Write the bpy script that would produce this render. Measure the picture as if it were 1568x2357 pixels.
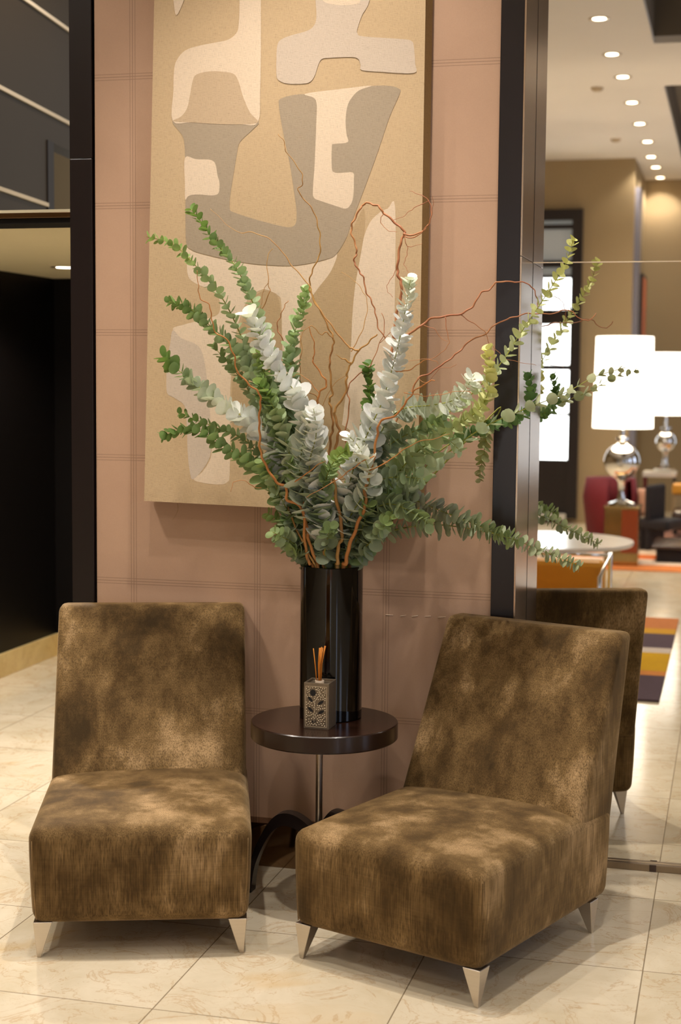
import bpy, bmesh, math, random
import numpy as np
from mathutils import Vector, Matrix
from mathutils.geometry import tessellate_polygon
PI = math.pi
for o in list(bpy.data.objects): bpy.data.objects.remove(o)
scene = bpy.context.scene
COL = scene.collection

# ------------------------------------------------------------------ camera
PW, PH, FPX = 1568, 2357, 3510.5
YAW, PITCH, ROLL = math.radians(14.4324), math.radians(5.0533), math.radians(-0.5249)
EYE = Vector((0, 0, 1.6))
_f = Vector((-math.sin(YAW)*math.cos(PITCH), math.cos(YAW)*math.cos(PITCH), -math.sin(PITCH)))
_r = Vector((math.cos(YAW), math.sin(YAW), 0)); _d = _f.cross(_r)
_c, _s = math.cos(ROLL), math.sin(ROLL)
RX, DX = _c*_r + _s*_d, -_s*_r + _c*_d
cam_data = bpy.data.cameras.new('camera'); cam = bpy.data.objects.new('camera', cam_data); COL.objects.link(cam)
cam.matrix_world = Matrix(((RX.x, -DX.x, -_f.x, EYE.x), (RX.y, -DX.y, -_f.y, EYE.y), (RX.z, -DX.z, -_f.z, EYE.z), (0, 0, 0, 1)))
cam_data.sensor_fit = 'VERTICAL'; cam_data.sensor_height = 36; cam_data.lens = FPX/PH*36
cam_data.clip_end = 60
cam_data.dof.use_dof = True; cam_data.dof.focus_distance = 4.5; cam_data.dof.aperture_fstop = 3.0
scene.camera = cam
def ray(x, y): return (RX*((x-PW/2)/FPX) + DX*((y-PH/2)/FPX) + _f)
def onY(x, y, Y):
    d = ray(x, y); return EYE + d*(Y/d.y)
def onZ(x, y, z=0):
    d = ray(x, y); return EYE + d*((z-EYE.z)/d.z)
YM = 4.985                      # plane of the mirror
def back(p): return Vector((p[0], 2*YM-p[1], p[2]))     # where a thing seen in the mirror really stands

# ------------------------------------------------------------------ world, light, exposure
world = bpy.data.worlds.new('world'); scene.world = world; world.use_nodes = True
world.node_tree.nodes['Background'].inputs[0].default_value = (1.0, .93, .84, 1)
world.node_tree.nodes['Background'].inputs[1].default_value = 0.4
scene.view_settings.view_transform = 'Standard'
try: scene.view_settings.look = 'None'
except Exception: pass
scene.view_settings.gamma = 1; scene.view_settings.use_curve_mapping = False
scene.view_settings.exposure = 0.0
CEIL = 4.0
WARM = (1.0, .92, .83)
def spot(loc, target, power, size=math.radians(100), rad=.03, blend=.6, color=WARM):
    l = bpy.data.lights.new('spot_lamp', 'SPOT'); l.energy = power; l.spot_size = size; l.spot_blend = blend
    l.shadow_soft_size = rad; l.color = color
    o = bpy.data.objects.new('spot_lamp', l); COL.objects.link(o); o.location = loc
    o.rotation_euler = (Vector(target)-Vector(loc)).to_track_quat('-Z', 'Y').to_euler(); return o
def area(loc, target, power, sx, sy, color):
    l = bpy.data.lights.new('window_daylight', 'AREA'); l.shape = 'RECTANGLE'; l.size = sx; l.size_y = sy; l.energy = power; l.color = color
    o = bpy.data.objects.new('window_daylight', l); COL.objects.link(o); o.location = loc
    o.rotation_euler = (Vector(target)-Vector(loc)).to_track_quat('-Z', 'Y').to_euler(); return o
# the lobby's spots over the seating group (x, y, watts, target)
spot((-1.08, 4.10, 3.98), (-1.12, 4.25, 0), 225, math.radians(74), .035, .9)
spot((-1.75, 3.75, 3.98), (-1.40, 4.4, .9), 105, math.radians(62), .035, .8)
spot((-2.95, 3.3, 3.98), (-1.6, 4.7, 1.25), 120, math.radians(60), .045, .9)
spot((-3.1, 3.5, 3.98), (-3.0, 4.4, 0), 110, math.radians(70), .04)  # added spot, brightens the floor left of the chairs
spot((-.15, 3.6, 3.98), (-.75, 4.3, .6), 85, math.radians(62), .035, .8)
# unseen spots without fittings, added for ambient bounce in the lobby
for gx, gy in ((-3.2, 1.8), (-3.2, -.6), (-3.2, -3.0), (-3.2, -5.4), (1.9, 2.6), (1.9, .2), (1.9, -2.2), (1.9, -4.6), (-5.3, .5), (-5.3, -3.5), (-2.1, -1.0), (-2.1, -4.0), (-.9, 1.2)):
    spot((gx, gy, 3.98), (gx, gy, 0), 78, math.radians(125), .045)

# ------------------------------------------------------------------ materials
def lin(c): return tuple(((v/255)/12.92 if v/255 <= .04045 else ((v/255+.055)/1.055)**2.4) for v in c) + (1,)
class NT:
    def __init__(s, name):
        s.m = bpy.data.materials.new(name); s.m.use_nodes = True; s.t = s.m.node_tree; s.b = s.t.nodes['Principled BSDF']
    def n(s, typ, **kw):
        x = s.t.nodes.new(typ)
        for k, v in kw.items():
            if k.startswith('i_'): x.inputs[k[2:].replace('_', ' ')].default_value = v
            else: setattr(x, k, v)
        return x
    def l(s, a, b): s.t.links.new(a, b)
    def math(s, op, a, b=None, c=None):
        x = s.t.nodes.new('ShaderNodeMath'); x.operation = op
        for i, v in enumerate((a, b, c)):
            if v is None: continue
            if isinstance(v, (int, float)): x.inputs[i].default_value = v
            else: s.l(v, x.inputs[i])
        return x.outputs[0]
    def mix(s, fac, a, b):
        x = s.t.nodes.new('ShaderNodeMix'); x.data_type = 'RGBA'
        for i, v in ((0, fac), (6, a), (7, b)):
            if isinstance(v, (int, float, tuple)): x.inputs[i].default_value = v
            else: s.l(v, x.inputs[i])
        return x.outputs[2]
    def coords(s, kind='Object', scale=(1, 1, 1), loc=(0, 0, 0)):
        tc = s.n('ShaderNodeTexCoord'); mp = s.n('ShaderNodeMapping'); mp.inputs['Scale'].default_value = scale; mp.inputs['Location'].default_value = loc
        s.l(tc.outputs[kind], mp.inputs[0]); return mp.outputs[0]
    def noise(s, vec, scale, detail=4, rough=.5, dist=0):
        x = s.n('ShaderNodeTexNoise'); x.inputs['Scale'].default_value = scale; x.inputs['Detail'].default_value = detail
        x.inputs['Roughness'].default_value = rough; x.inputs['Distortion'].default_value = dist; s.l(vec, x.inputs['Vector']); return x.outputs[0]
    def ramp(s, fac, stops):
        x = s.n('ShaderNodeValToRGB'); cr = x.color_ramp
        while len(cr.elements) < len(stops): cr.elements.new(.5)
        for e, (p, c) in zip(cr.elements, stops):
            e.position = p; e.color = c if isinstance(c, tuple) else (c, c, c, 1)
        s.l(fac, x.inputs[0]); return x.outputs[0]
    def bump(s, h, strength=.3, dist=.01):
        x = s.n('ShaderNodeBump'); x.inputs['Strength'].default_value = strength; x.inputs['Distance'].default_value = dist
        s.l(h, x.inputs['Height']); s.l(x.outputs[0], s.b.inputs['Normal'])
    def set(s, **kw):
        for k, v in kw.items():
            i = s.b.inputs[k.replace('_', ' ')]
            if isinstance(v, (int, float, tuple)): i.default_value = v
            else: s.l(v, i)
        return s.m
def plain(name, rgb, rough=.5, metal=0, spec=.5, coat=0, var=.06, vscale=6):
    t = NT(name); v = t.coords(); n = t.noise(v, vscale, 3)
    c = lin(rgb); a = tuple(x*(1-var) for x in c[:3])+(1,); b = tuple(min(1, x*(1+var)) for x in c[:3])+(1,)
    return t.set(Base_Color=t.mix(n, a, b), Roughness=rough, Metallic=metal, Specular_IOR_Level=spec, Coat_Weight=coat)
def glow(name, rgb, strength):
    t = NT(name); return t.set(Base_Color=lin(rgb), Emission_Color=lin(rgb), Emission_Strength=strength, Roughness=.6)
def grid_lines(t, u, off, pitch, width):
    a = t.math('DIVIDE', t.math('SUBTRACT', u, off), pitch)
    f = t.math('ABSOLUTE', t.math('SUBTRACT', t.math('FRACT', t.math('ADD', a, 100.5)), .5))   # 0 at a joint
    return t.math('LESS_THAN', f, width/pitch)
def sepxyz(t, v):
    s_ = t.n('ShaderNodeSeparateXYZ'); t.l(v, s_.inputs[0]); return s_.outputs

def wall_leather():
    t = NT('stitched_leather_wall'); v = t.coords(); x, y, z = sepxyz(t, v)
    n1 = t.noise(v, 3.2, 5, .6, .3); n2 = t.noise(v, 240, 2, .5)
    base = t.mix(n1, lin((174, 140, 115)), lin((195, 160, 132)))
    base = t.mix(t.math('MULTIPLY', n2, .22), base, lin((150, 116, 94)))
    seam = None
    for u, off, p in ((x, X_SEAM, .4325), (z, Z_SEAM, .4135)):
        for d, w in ((-.009, .0011), (0, .0013), (.009, .0011)):
            g = grid_lines(t, u, off+d, p, w); seam = g if seam is None else t.math('MAXIMUM', seam, g)
    col = t.mix(t.math('MULTIPLY', seam, .42), base, lin((96, 68, 50)))
    t.bump(t.math('SUBTRACT', t.math('MULTIPLY', n2, .15), seam), .25, .003)
    return t.set(Base_Color=col, Roughness=.55, Specular_IOR_Level=.35)
def marble(name='marble_floor', joints=True, a=(204, 189, 159), b=(227, 214, 189), rough=.13):
    t = NT(name); v = t.coords(); x, y, z = sepxyz(t, v)
    if joints:      # every slab gets a piece of stone of its own
        cx = t.math('FLOOR', t.math('DIVIDE', t.math('SUBTRACT', x, TX), TP)); cy = t.math('FLOOR', t.math('DIVIDE', t.math('SUBTRACT', y, TY), TP))
        cb = t.n('ShaderNodeCombineXYZ'); t.l(t.math('MULTIPLY', cx, 3.7), cb.inputs[0]); t.l(t.math('MULTIPLY', cy, 5.3), cb.inputs[1]); t.l(t.math('MULTIPLY', t.math('ADD', cx, cy), 2.1), cb.inputs[2])
        ad = t.n('ShaderNodeVectorMath', operation='ADD'); t.l(v, ad.inputs[0]); t.l(cb.outputs[0], ad.inputs[1]); v2 = ad.outputs[0]
    else: v2 = v
    cloud = t.ramp(t.noise(v2, 3.0, 6, .6, .8), [(.3, 0.0), (.7, 1.0)])
    base = t.mix(cloud, lin(a), lin(b))
    vein = t.math('ABSOLUTE', t.math('SUBTRACT', t.noise(v2, 4.2, 8, .62, 1.2), .5))
    base = t.mix(t.ramp(vein, [(0.0, .42), (.016, 0.0)]), base, lin((176, 132, 78)))
    vein2 = t.math('ABSOLUTE', t.math('SUBTRACT', t.noise(v2, 9, 6, .6, 1.6), .5))
    base = t.mix(t.ramp(vein2, [(0.0, .2), (.015, 0.0)]), base, lin((190, 150, 100)))
    blot = t.ramp(t.noise(v2, 2.2, 3, .5, .5), [(.62, 0.0), (.75, .5)])
    base = t.mix(blot, base, lin((205, 165, 95)))
    if joints:
        g = t.math('MAXIMUM', grid_lines(t, x, TX, TP, .0017), grid_lines(t, y, TY, TP, .0017))
        base = t.mix(t.math('MULTIPLY', g, .75), base, lin((95, 72, 42)))
    return t.set(Base_Color=base, Roughness=rough, Specular_IOR_Level=.5)
def velvet():
    t = NT('brushed_velvet')
    tc = t.n('ShaderNodeTexCoord'); oi = t.n('ShaderNodeObjectInfo')
    ad = t.n('ShaderNodeVectorMath', operation='ADD'); t.l(tc.outputs['Object'], ad.inputs[0]); t.l(t.math('MULTIPLY', oi.outputs['Random'], 9.0), ad.inputs[1]); v = ad.outputs[0]
    def sc(s3):
        m = t.n('ShaderNodeMapping'); m.inputs['Scale'].default_value = s3; t.l(v, m.inputs[0]); return m.outputs[0]
    patch = t.noise(sc((1.2, 1.2, .62)), 6.5, 9, .60, .2)
    streak = t.noise(sc((420, 420, 7)), 1, 3, .65)
    broad = t.noise(sc((95, 95, 4.5)), 1, 3, .6)
    weft = t.noise(sc((9, 9, 300)), 1, 2, .5)
    big = t.noise(v, 2.6, 2, .5, .2)
    f = t.math('ADD', t.math('MULTIPLY', patch, .60), t.math('MULTIPLY', big, .33)); f = t.math('ADD', f, t.math('MULTIPLY', broad, .07))
    base = t.ramp(f, [(.37, lin((60, 45, 22))), (.45, lin((90, 68, 37))), (.53, lin((124, 98, 60))), (.63, lin((182, 150, 107)))])
    thr = t.math('ADD', t.math('MULTIPLY', streak, 1.15), t.math('MULTIPLY', weft, .18))
    base = t.mix(t.ramp(thr, [(.50, .68), (.76, 0.0)]), base, lin((50, 36, 16)))
    t.bump(thr, .22, .002)
    t.set(Base_Color=base, Roughness=.78, Specular_IOR_Level=.15, Sheen_Weight=.35, Sheen_Roughness=.4)
    t.b.inputs['Sheen Tint'].default_value = lin((235, 205, 160)); return t.m
def wood(name, a, b, rough=.18, coat=.5, scale=(40, 40, 2)):
    t = NT(name); v = t.coords(scale=scale); n = t.noise(v, 1.5, 5, .6, .6)
    return t.set(Base_Color=t.mix(n, lin(a), lin(b)), Roughness=rough, Coat_Weight=coat, Coat_Roughness=.08)
def brushed(name, rgb, rough, scale=(3, 3, 160)):
    t = NT(name); v = t.coords(scale=scale); n = t.noise(v, 1, 3)
    c = lin(rgb); t.bump(n, .04, .001)
    return t.set(Base_Color=t.mix(n, tuple(k*.88 for k in c[:3])+(1,), c), Roughness=rough, Metallic=1.0)
def linen(name, rgb):
    t = NT(name); a = t.noise(t.coords(scale=(60, 60, 700)), 1, 2); b = t.noise(t.coords(scale=(700, 60, 60)), 1, 2); w = t.math('ADD', a, b)
    big = t.noise(t.coords(), 2.5, 4)
    c = lin(rgb); k = t.mix(t.ramp(w, [(.7, 0.0), (1.3, 1.0)]), tuple(x*.86 for x in c[:3])+(1,), tuple(min(1, x*1.07) for x in c[:3])+(1,))
    k = t.mix(t.math('MULTIPLY', big, .18), k, lin((150, 122, 88))); t.bump(w, .35, .0015)
    return t.set(Base_Color=k, Roughness=.85, Specular_IOR_Level=.2)
def leaf_mat(name, rough=.5):
    t = NT(name); a = t.n('ShaderNodeAttribute'); a.attribute_name = 'tint'
    n = t.noise(t.coords(), 160, 3)
    c = t.mix(t.math('MULTIPLY', n, .14), a.outputs['Color'], (.16, .22, .08, 1))
    t.set(Base_Color=c, Roughness=rough, Specular_IOR_Level=.4)
    tr = t.n('ShaderNodeBsdfTranslucent'); t.l(t.mix(.35, c, (.35, .5, .08, 1)), tr.inputs[0])
    ms = t.n('ShaderNodeMixShader'); ms.inputs[0].default_value = .28; t.l(t.b.outputs[0], ms.inputs[1]); t.l(tr.outputs[0], ms.inputs[2])
    t.l(ms.outputs[0], t.t.nodes['Material Output'].inputs[0])
    return t.m
def bark(name, a, b):
    t = NT(name); n = t.noise(t.coords(), 70, 4, .6); n2 = t.noise(t.coords(), 6, 2)
    c = t.mix(t.ramp(n2, [(.35, 0.0), (.65, 1.0)]), lin(a), lin(b)); c = t.mix(t.math('MULTIPLY', n, .3), c, lin((70, 38, 16)))
    t.bump(n, .3, .002); return t.set(Base_Color=c, Roughness=.55)

WALL_Y = 4.73
X_SEAM = onY(308.5, 1385, WALL_Y).x; Z_SEAM = onY(228, 1052, WALL_Y).z
TP = .594; TX, TY = -.789, 4.10
M = dict(
 wall=wall_leather(), floor=marble(), skirt=marble('marble_skirting', False, (196, 170, 110), (222, 198, 140), .3), velvet=velvet(),
 espresso=wood('espresso_lacquer', (16, 10, 11), (27, 17, 18), .3, 0), espresso2=wood('dark_stained_wood', (27, 13, 8), (42, 21, 12), .25, .15, (3, 30, 30)),
 bronze=brushed('brushed_bronze_steel', (200, 178, 154), .27), track=brushed('dull_track_metal', (150, 132, 108), .4, (200, 3, 3)), plinth=brushed('polished_bronze', (150, 124, 98), .09, (3, 3, 3)),
 steel=brushed('brushed_steel', (205, 196, 184), .32), chrome=plain('chrome', (225, 225, 225), .05, 1, var=.01),
 mirror=plain('mirror_silvering', (238, 236, 230), 0.0, 1, var=0), blackwall=plain('black_lacquer_wall', (9, 6, 5), .45, spec=.2),
 ceiling=plain('cream_ceiling_paint', (226, 221, 212), .8, spec=.2, var=.03, vscale=2), soffit=plain('cream_soffit_paint', (224, 216, 184), .8, spec=.2, var=.03),
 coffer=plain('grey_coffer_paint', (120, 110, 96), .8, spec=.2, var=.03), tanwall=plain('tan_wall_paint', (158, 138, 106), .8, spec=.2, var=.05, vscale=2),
 darkpanel=plain('dark_olive_panel', (58, 46, 31), .45, var=.15, vscale=1.2), strip=plain('brass_strip', (240, 220, 190), .4, 0, var=.03),
 canvas=linen('raw_linen', (190, 165, 130)), cream=linen('cream_paint', (216, 196, 171)), taupe=linen('taupe_paint', (160, 145, 124)),
 pinkgrey=linen('pinkish_grey_paint', (196, 180, 162)), warmtan=linen('warm_tan_paint', (186, 163, 134)), olive=linen('olive_tan_paint', (176, 151, 115)),
 edge=linen('canvas_edge', (142, 112, 68)),
 vase=plain('black_glazed_ceramic', (5, 4, 4), .05, coat=0, var=.1), reed=bark('golden_reed', (222, 140, 30), (200, 110, 15)),
 pewter=plain('antique_pewter', (128, 114, 96), .4, .6, var=.25, vscale=90), bead=plain('gilded_bead', (205, 188, 158), .4, .4), hole=plain('dark_cutout', (18, 12, 8), .8),
 plastic=plain('white_plastic', (235, 215, 190), .4), leaf=leaf_mat('eucalyptus_leaf'), stem=plain('green_stem', (150, 150, 60), .5, var=.2, vscale=30),
 willow=bark('golden_willow_bark', (200, 154, 82), (168, 116, 62)), redwillow=bark('red_willow_bark', (168, 100, 66), (196, 136, 84)), orangewillow=bark('orange_willow_bark', (208, 142, 76), (186, 116, 56)),
 lens=glow('lit_lamp_lens', (255, 236, 205), 14), shade=glow('lit_lamp_shade', (255, 246, 232), 4.5), ring=plain('brushed_ring', (170, 150, 120), .35, .8),
 day=glow('daylight_pane', (245, 250, 255), 6), dimpane=glow('shaded_daylight_pane', (150, 152, 150), .45), dimday=glow('added_glow_pane', (225, 235, 250), 2.6), day2=glow('street_daylight_pane', (205, 222, 255), 4.0), frame=plain('dark_window_frame', (28, 18, 17), .4),
 red=plain('crimson_upholstery', (100, 13, 28), .8), orange=plain('ochre_leather', (214, 150, 44), .4), glass=None, white=plain('white_lacquer', (205, 200, 190), .2),
 rug=None, charcoal=plain('charcoal_upholstery', (32, 26, 28), .8), pink=plain('pale_pink_fabric', (220, 170, 142), .8), brown=plain('brown_lacquer', (58, 38, 26), .25),
 copper=plain('copper_veneer', (140, 62, 28), .3), smoked=plain('antiqued_mirror_glass', (165, 145, 105), .14, 1, var=.2), painting=plain('orange_painting', (205, 110, 66), .6, var=.35, vscale=5),
 greyblue=plain('blue_grey_trim', (120, 118, 130), .4), detector=plain('beige_detector', (190, 170, 140), .6))

# ------------------------------------------------------------------ mesh helpers
def mesh_obj(name, verts, faces, mats, parent=None, smooth=False, mi=None):
    me = bpy.data.meshes.new(name); me.from_pydata([tuple(v) for v in verts], [], faces); me.update()
    if not isinstance(mats, (list, tuple)): mats = [mats]
    for m in mats: me.materials.append(m)
    if mi: me.polygons.foreach_set('material_index', mi)
    if smooth: me.polygons.foreach_set('use_smooth', [True]*len(me.polygons))
    o = bpy.data.objects.new(name, me); COL.objects.link(o)
    if parent: o.parent = parent
    return o
def from_bm(name, bm, mats, parent=None, smooth=False):
    me = bpy.data.meshes.new(name); bm.normal_update(); bm.to_mesh(me); bm.free()
    if not isinstance(mats, (list, tuple)): mats = [mats]
    for m in mats: me.materials.append(m)
    if smooth: me.polygons.foreach_set('use_smooth', [True]*len(me.polygons))
    o = bpy.data.objects.new(name, me); COL.objects.link(o)
    if parent: o.parent = parent
    return o
def bm_box(bm, lo, hi, bevel=0, rot=0, seg=2, mat=0):
    lo, hi = Vector(lo), Vector(hi); c = (lo+hi)/2
    r = bmesh.ops.create_cube(bm, size=1, matrix=Matrix.Translation(c) @ Matrix.Rotation(rot, 4, 'Z') @ Matrix.Diagonal((*(hi-lo), 1)))
    fs = {f for v in r['verts'] for f in v.link_faces}
    if mat:
        for f in fs: f.material_index = mat
    if bevel:
        es = {e for v in r['verts'] for e in v.link_edges}
        bmesh.ops.bevel(bm, geom=list(es), offset=bevel, segments=seg, affect='EDGES', profile=.5)
def box(name, lo, hi, mat, parent=None, bevel=0, rot=0):
    bm = bmesh.new(); bm_box(bm, lo, hi, bevel, rot); return from_bm(name, bm, mat, parent)
def lathe(name, prof, mat, parent=None, n=48, loc=(0, 0, 0), smooth=True):
    vs, fs = [], []
    for r, z in prof:
        for i in range(n):
            a = 2*PI*i/n; vs.append((loc[0]+r*math.cos(a), loc[1]+r*math.sin(a), loc[2]+z))
    for k in range(len(prof)-1):
        for i in range(n): fs.append((k*n+i, k*n+(i+1) % n, (k+1)*n+(i+1) % n, (k+1)*n+i))
    o = mesh_obj(name, vs, fs, mat, parent, smooth)
    if smooth:
        m = o.modifiers.new('edges', 'EDGE_SPLIT'); m.split_angle = math.radians(40)
    return o
def catmull(P, sub=6, closed=False):
    out = []; n = len(P); rng = range(n) if closed else range(n-1)
    for i in rng:
        if closed: a, b, c, d = P[(i-1) % n], P[i], P[(i+1) % n], P[(i+2) % n]
        else: a, b, c, d = P[max(i-1, 0)], P[i], P[i+1], P[min(i+2, n-1)]
        for k in range(sub):
            t = k/sub; out.append(tuple(.5*((2*b[j])+(-a[j]+c[j])*t+(2*a[j]-5*b[j]+4*c[j]-d[j])*t*t+(-a[j]+3*b[j]-3*c[j]+d[j])*t**3) for j in range(len(b))))
    if not closed: out.append(tuple(P[-1]))
    return out
def tube_data(path, r0, r1, sides=6, power=1.0, vs=None, fs=None):
    vs = [] if vs is None else vs; fs = [] if fs is None else fs
    P = [Vector(p) for p in path]; n = len(P); up = Vector((.3, .8, .2)).normalized(); base = len(vs)
    for i, p in enumerate(P):
        t = (P[min(i+1, n-1)]-P[max(i-1, 0)]).normalized()
        a = t.cross(up)
        if a.length < 1e-3: a = t.cross(Vector((1, 0, 0)))
        a.normalize(); b = t.cross(a); up = b.cross(t) if False else up
        r = r0+(r1-r0)*(i/(n-1))**power
        for k in range(sides):
            an = 2*PI*k/sides; vs.append(p+a*(r*math.cos(an))+b*(r*math.sin(an)))
    for i in range(n-1):
        for k in range(sides): fs.append((base+i*sides+k, base+i*sides+(k+1) % sides, base+(i+1)*sides+(k+1) % sides, base+(i+1)*sides+k))
    fs.append(tuple(base+k for k in reversed(range(sides)))); fs.append(tuple(base+(n-1)*sides+k for k in range(sides)))
    return vs, fs
def tube(name, path, r0, r1, mat, parent=None, sides=8):
    vs, fs = tube_data(path, r0, r1, sides); return mesh_obj(name, vs, fs, mat, parent, True)
def tag(o, label, cat, group=None):
    o['label'] = label; o['category'] = cat
    if group: o['group'] = group
    return o
def thing(name, loc, rz=0, label='', cat='', group=None):
    o = bpy.data.objects.new(name, None); COL.objects.link(o); o.location = loc; o.rotation_euler = (0, 0, rz); o.empty_display_size = .1
    return tag(o, label, cat, group)
def struct(o, label=None):
    o['kind'] = 'structure'
    if label: o['label'] = label
    return o
def copy_tree(o, parent=None):
    c = o.copy(); COL.objects.link(c); c.parent = parent
    for ch in [x for x in bpy.data.objects if x.parent == o and x != c]: copy_tree(ch, c)
    return c
def rbox(size, r, n=14, deform=None):
    """a soft upholstered block centred on x, from y=0, z=0; a cube grid pushed onto a rounded box"""
    bm = bmesh.new(); bmesh.ops.create_cube(bm, size=2)
    bmesh.ops.subdivide_edges(bm, edges=bm.edges[:], cuts=n, use_grid_fill=True)
    sx, sy, sz = size[0]/2, size[1]/2, size[2]/2
    for v in bm.verts:
        def warp(c, s, rr):    # more rows near the edges
            return math.sin(c*PI/2)*s
        p = Vector((warp(v.co.x, sx, r), warp(v.co.y, sy, r), warp(v.co.z, sz, r)))
        q = Vector((max(-sx+r, min(sx-r, p.x)), max(-sy+r, min(sy-r, p.y)), max(-sz+r, min(sz-r, p.z))))
        d = p-q
        if d.length > 1e-9: p = q+d.normalized()*min(r, max(abs(d.x), abs(d.y), abs(d.z)))
        u = (p.x/sx, p.y/sy, p.z/sz)
        p = Vector((p.x, p.y+sy, p.z+sz))
        if deform: p = deform(p, u)
        v.co = p
    return bm

# ------------------------------------------------------------------ the setting
XL = onY(163, 700, WALL_Y-.01).x; XLr = onY(217.5, 700, WALL_Y-.01).x
XRl = onY(1142, 700, WALL_Y-.01).x; XRr = onY(1197, 700, WALL_Y-.01).x
struct(box('floor', (-7, -9.6, -.05), (4.5, 11, 0), M['floor']))
struct(box('wall_back', (XLr, WALL_Y, 0), (XRl, WALL_Y+.35, CEIL), M['wall']), 'tan stitched leather wall panelling behind the chairs')
struct(box('baseboard_back', (XL, WALL_Y-.065, 0), (XRr, WALL_Y, .145), M['plinth'], bevel=.003), 'polished bronze skirting under the leather wall')
# dark lacquer pilasters at both ends of the wall, each in two lengths
zj = onY(190, 366, WALL_Y).z
bm = bmesh.new(); bm_box(bm, (XL, WALL_Y-.012, .147), (XLr-.006, WALL_Y+.35, zj-.001), .0015); bm_box(bm, (XL, WALL_Y-.012, zj+.001), (XLr-.006, WALL_Y+.35, CEIL), .0015)
struct(from_bm('trim_1', bm, M['espresso']), 'dark lacquered post at the left end of the leather wall')
struct(box('trim_2', (XRl, WALL_Y-.012, .147), (XRr-.002, WALL_Y+.35, CEIL), M['espresso'], bevel=.0015), 'dark lacquered post at the right end of the leather wall')
# brushed steel reveal between the post and the mirror
zs = onY(1400, 603, YM).z
bm = bmesh.new(); bm_box(bm, (XRr-.002, WALL_Y-.012, .0), (XRr+.004, YM+.02, zs-.001), .0008); bm_box(bm, (XRr-.002, WALL_Y-.012, zs+.001), (XRr+.004, YM+.02, CEIL), .0008)
struct(from_bm('trim_3', bm, M['bronze']), 'brushed steel reveal beside the mirror')
struct(box('wall_right_back', (XRr+.004, YM+.012, 0), (3.4, YM+.1, CEIL), M['espresso']))
# the mirror: two sheets meeting at a thin bevel
for nm, z0, z1, lb in (('wall_mirror', .02, zs-.0015, 'large lower mirror sheet reflecting the lounge, chair back and lamp'), ('wall_mirror', zs+.0015, CEIL-.005, 'large upper mirror sheet above the seam reflecting the ceiling downlights')):
    tag(box(nm, (XRr+.005, YM, z0), (3.4, YM+.01, z1), M['mirror']), lb, 'mirror')
struct(box('trim_4', (XRr+.005, YM-.003, zs-.0018), (3.4, YM+.0095, zs+.0018), M['strip']), 'thin bright joint between the two mirror sheets')
bm = bmesh.new(); bm_box(bm, (XRr+.005, YM-.024, 0), (3.4, YM-.0005, .022), .002)
tr = struct(from_bm('trim_5', bm, M['track']), 'metal track along the foot of the mirror')
cl = onY(1503, 2003, YM-.02).x
box('clip', (cl-.011, YM-.027, .001), (cl+.011, YM-.0235, .0235), M['brown'], tr, .001)
# passage at the left: lintel, low soffit, black walls with marble skirting
XP = onZ(118, 1511).x; YP = 7.97; ZS = 2.136
struct(box('trim_6', (-4.6, WALL_Y-.01, ZS-.018), (XL, WALL_Y+.16, ZS), M['plinth'], bevel=.0015), 'bronze bar across the head of the left passage')
struct(box('trim_7', (-4.6, WALL_Y+.0, ZS-.034), (XL-.001, WALL_Y+.165, ZS-.0185), M['blackwall']), 'black strip under the bronze bar')
struct(box('ceiling_passage', (-4.6, WALL_Y+.17, ZS+.001), (XL+.4, YP+.6, ZS+.03), M['soffit']))
struct(box('wall_left', (XP-.1, WALL_Y+.35, 0), (XP, YP+.1, ZS), M['blackwall']))
struct(box('wall_passage_end', (XP, YP, 0), (XL+.5, YP+.1, ZS), M['blackwall']))
struct(box('wall_passage_right', (XL+.02, WALL_Y+.36, 0), (XL+.1, YP, ZS), M['tanwall']))
bm = bmesh.new(); bm_box(bm, (XP, WALL_Y+.35, 0), (XP+.02, YP, .125), .002); bm_box(bm, (XP+.02, YP-.02, 0), (XL+.02, YP, .125), .002)
struct(from_bm('baseboard_left', bm, M['skirt']), 'pale marble skirting along the black passage wall')
# upper wall modelled for a transom's reflection, with light metal strips and an opening
dv = ray(1290, 828); dv = Vector((dv.x, dv.y, 0)).normalized()
A0 = onY(0, 202, 6.4); nrm = Vector((dv.y, -dv.x, 0))
def onP(x, y):
    d = ray(x, y); return EYE + d*((A0-EYE).dot(nrm)/d.dot(nrm))
def wp(s_, z, out=0): return Vector((A0.x, A0.y, 0))+dv*s_+nrm*out+Vector((0, 0, z))
def sof(p): return (Vector((p.x, p.y, 0))-Vector((A0.x, A0.y, 0))).dot(dv)
s1, zt = sof(onP(108, 400)), onP(108, 322).z
s2 = sof(onP(122, 400)); zt2 = onP(122, 355).z
def prism(name, s0, s1_, z0, z1, o0, o1, mat, parent=None):
    vs = [wp(a, c, b) for a in (s0, s1_) for b in (o0, o1) for c in (z0, z1)]
    return mesh_obj(name, vs, [(0, 1, 3, 2), (4, 6, 7, 5), (0, 2, 6, 4), (1, 5, 7, 3), (0, 4, 5, 1), (2, 3, 7, 6)], mat, parent)
wl = struct(prism('wall_upper_left', -1.6, s1, ZS+.07, 4.4, -.1, 0, M['darkpanel']), 'dark panelled wall with light metal strips, standing in for a reflection above the passage bar')
prism('panel_over_opening', s1, s1+2.5, zt, 4.4, -.1, 0, M['darkpanel'], wl)
for px, e in (((58, 0), s1+2.5), ((0, 202), s1+2.5), ((0, 435), s1)):
    z = onP(*px).z; prism('metal_strip', -1.6, e, z-.009, z+.009, 0, .010, M['strip'], wl)
prism('opening_frame', s1, s2, ZS+.07, zt, -.35, .006, M['frame'], wl)
struct(prism('wall_upper_recess', s1-2, s1+7, ZS+.07, 3.6, -1.2, -1.1, M['tanwall']))
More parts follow.
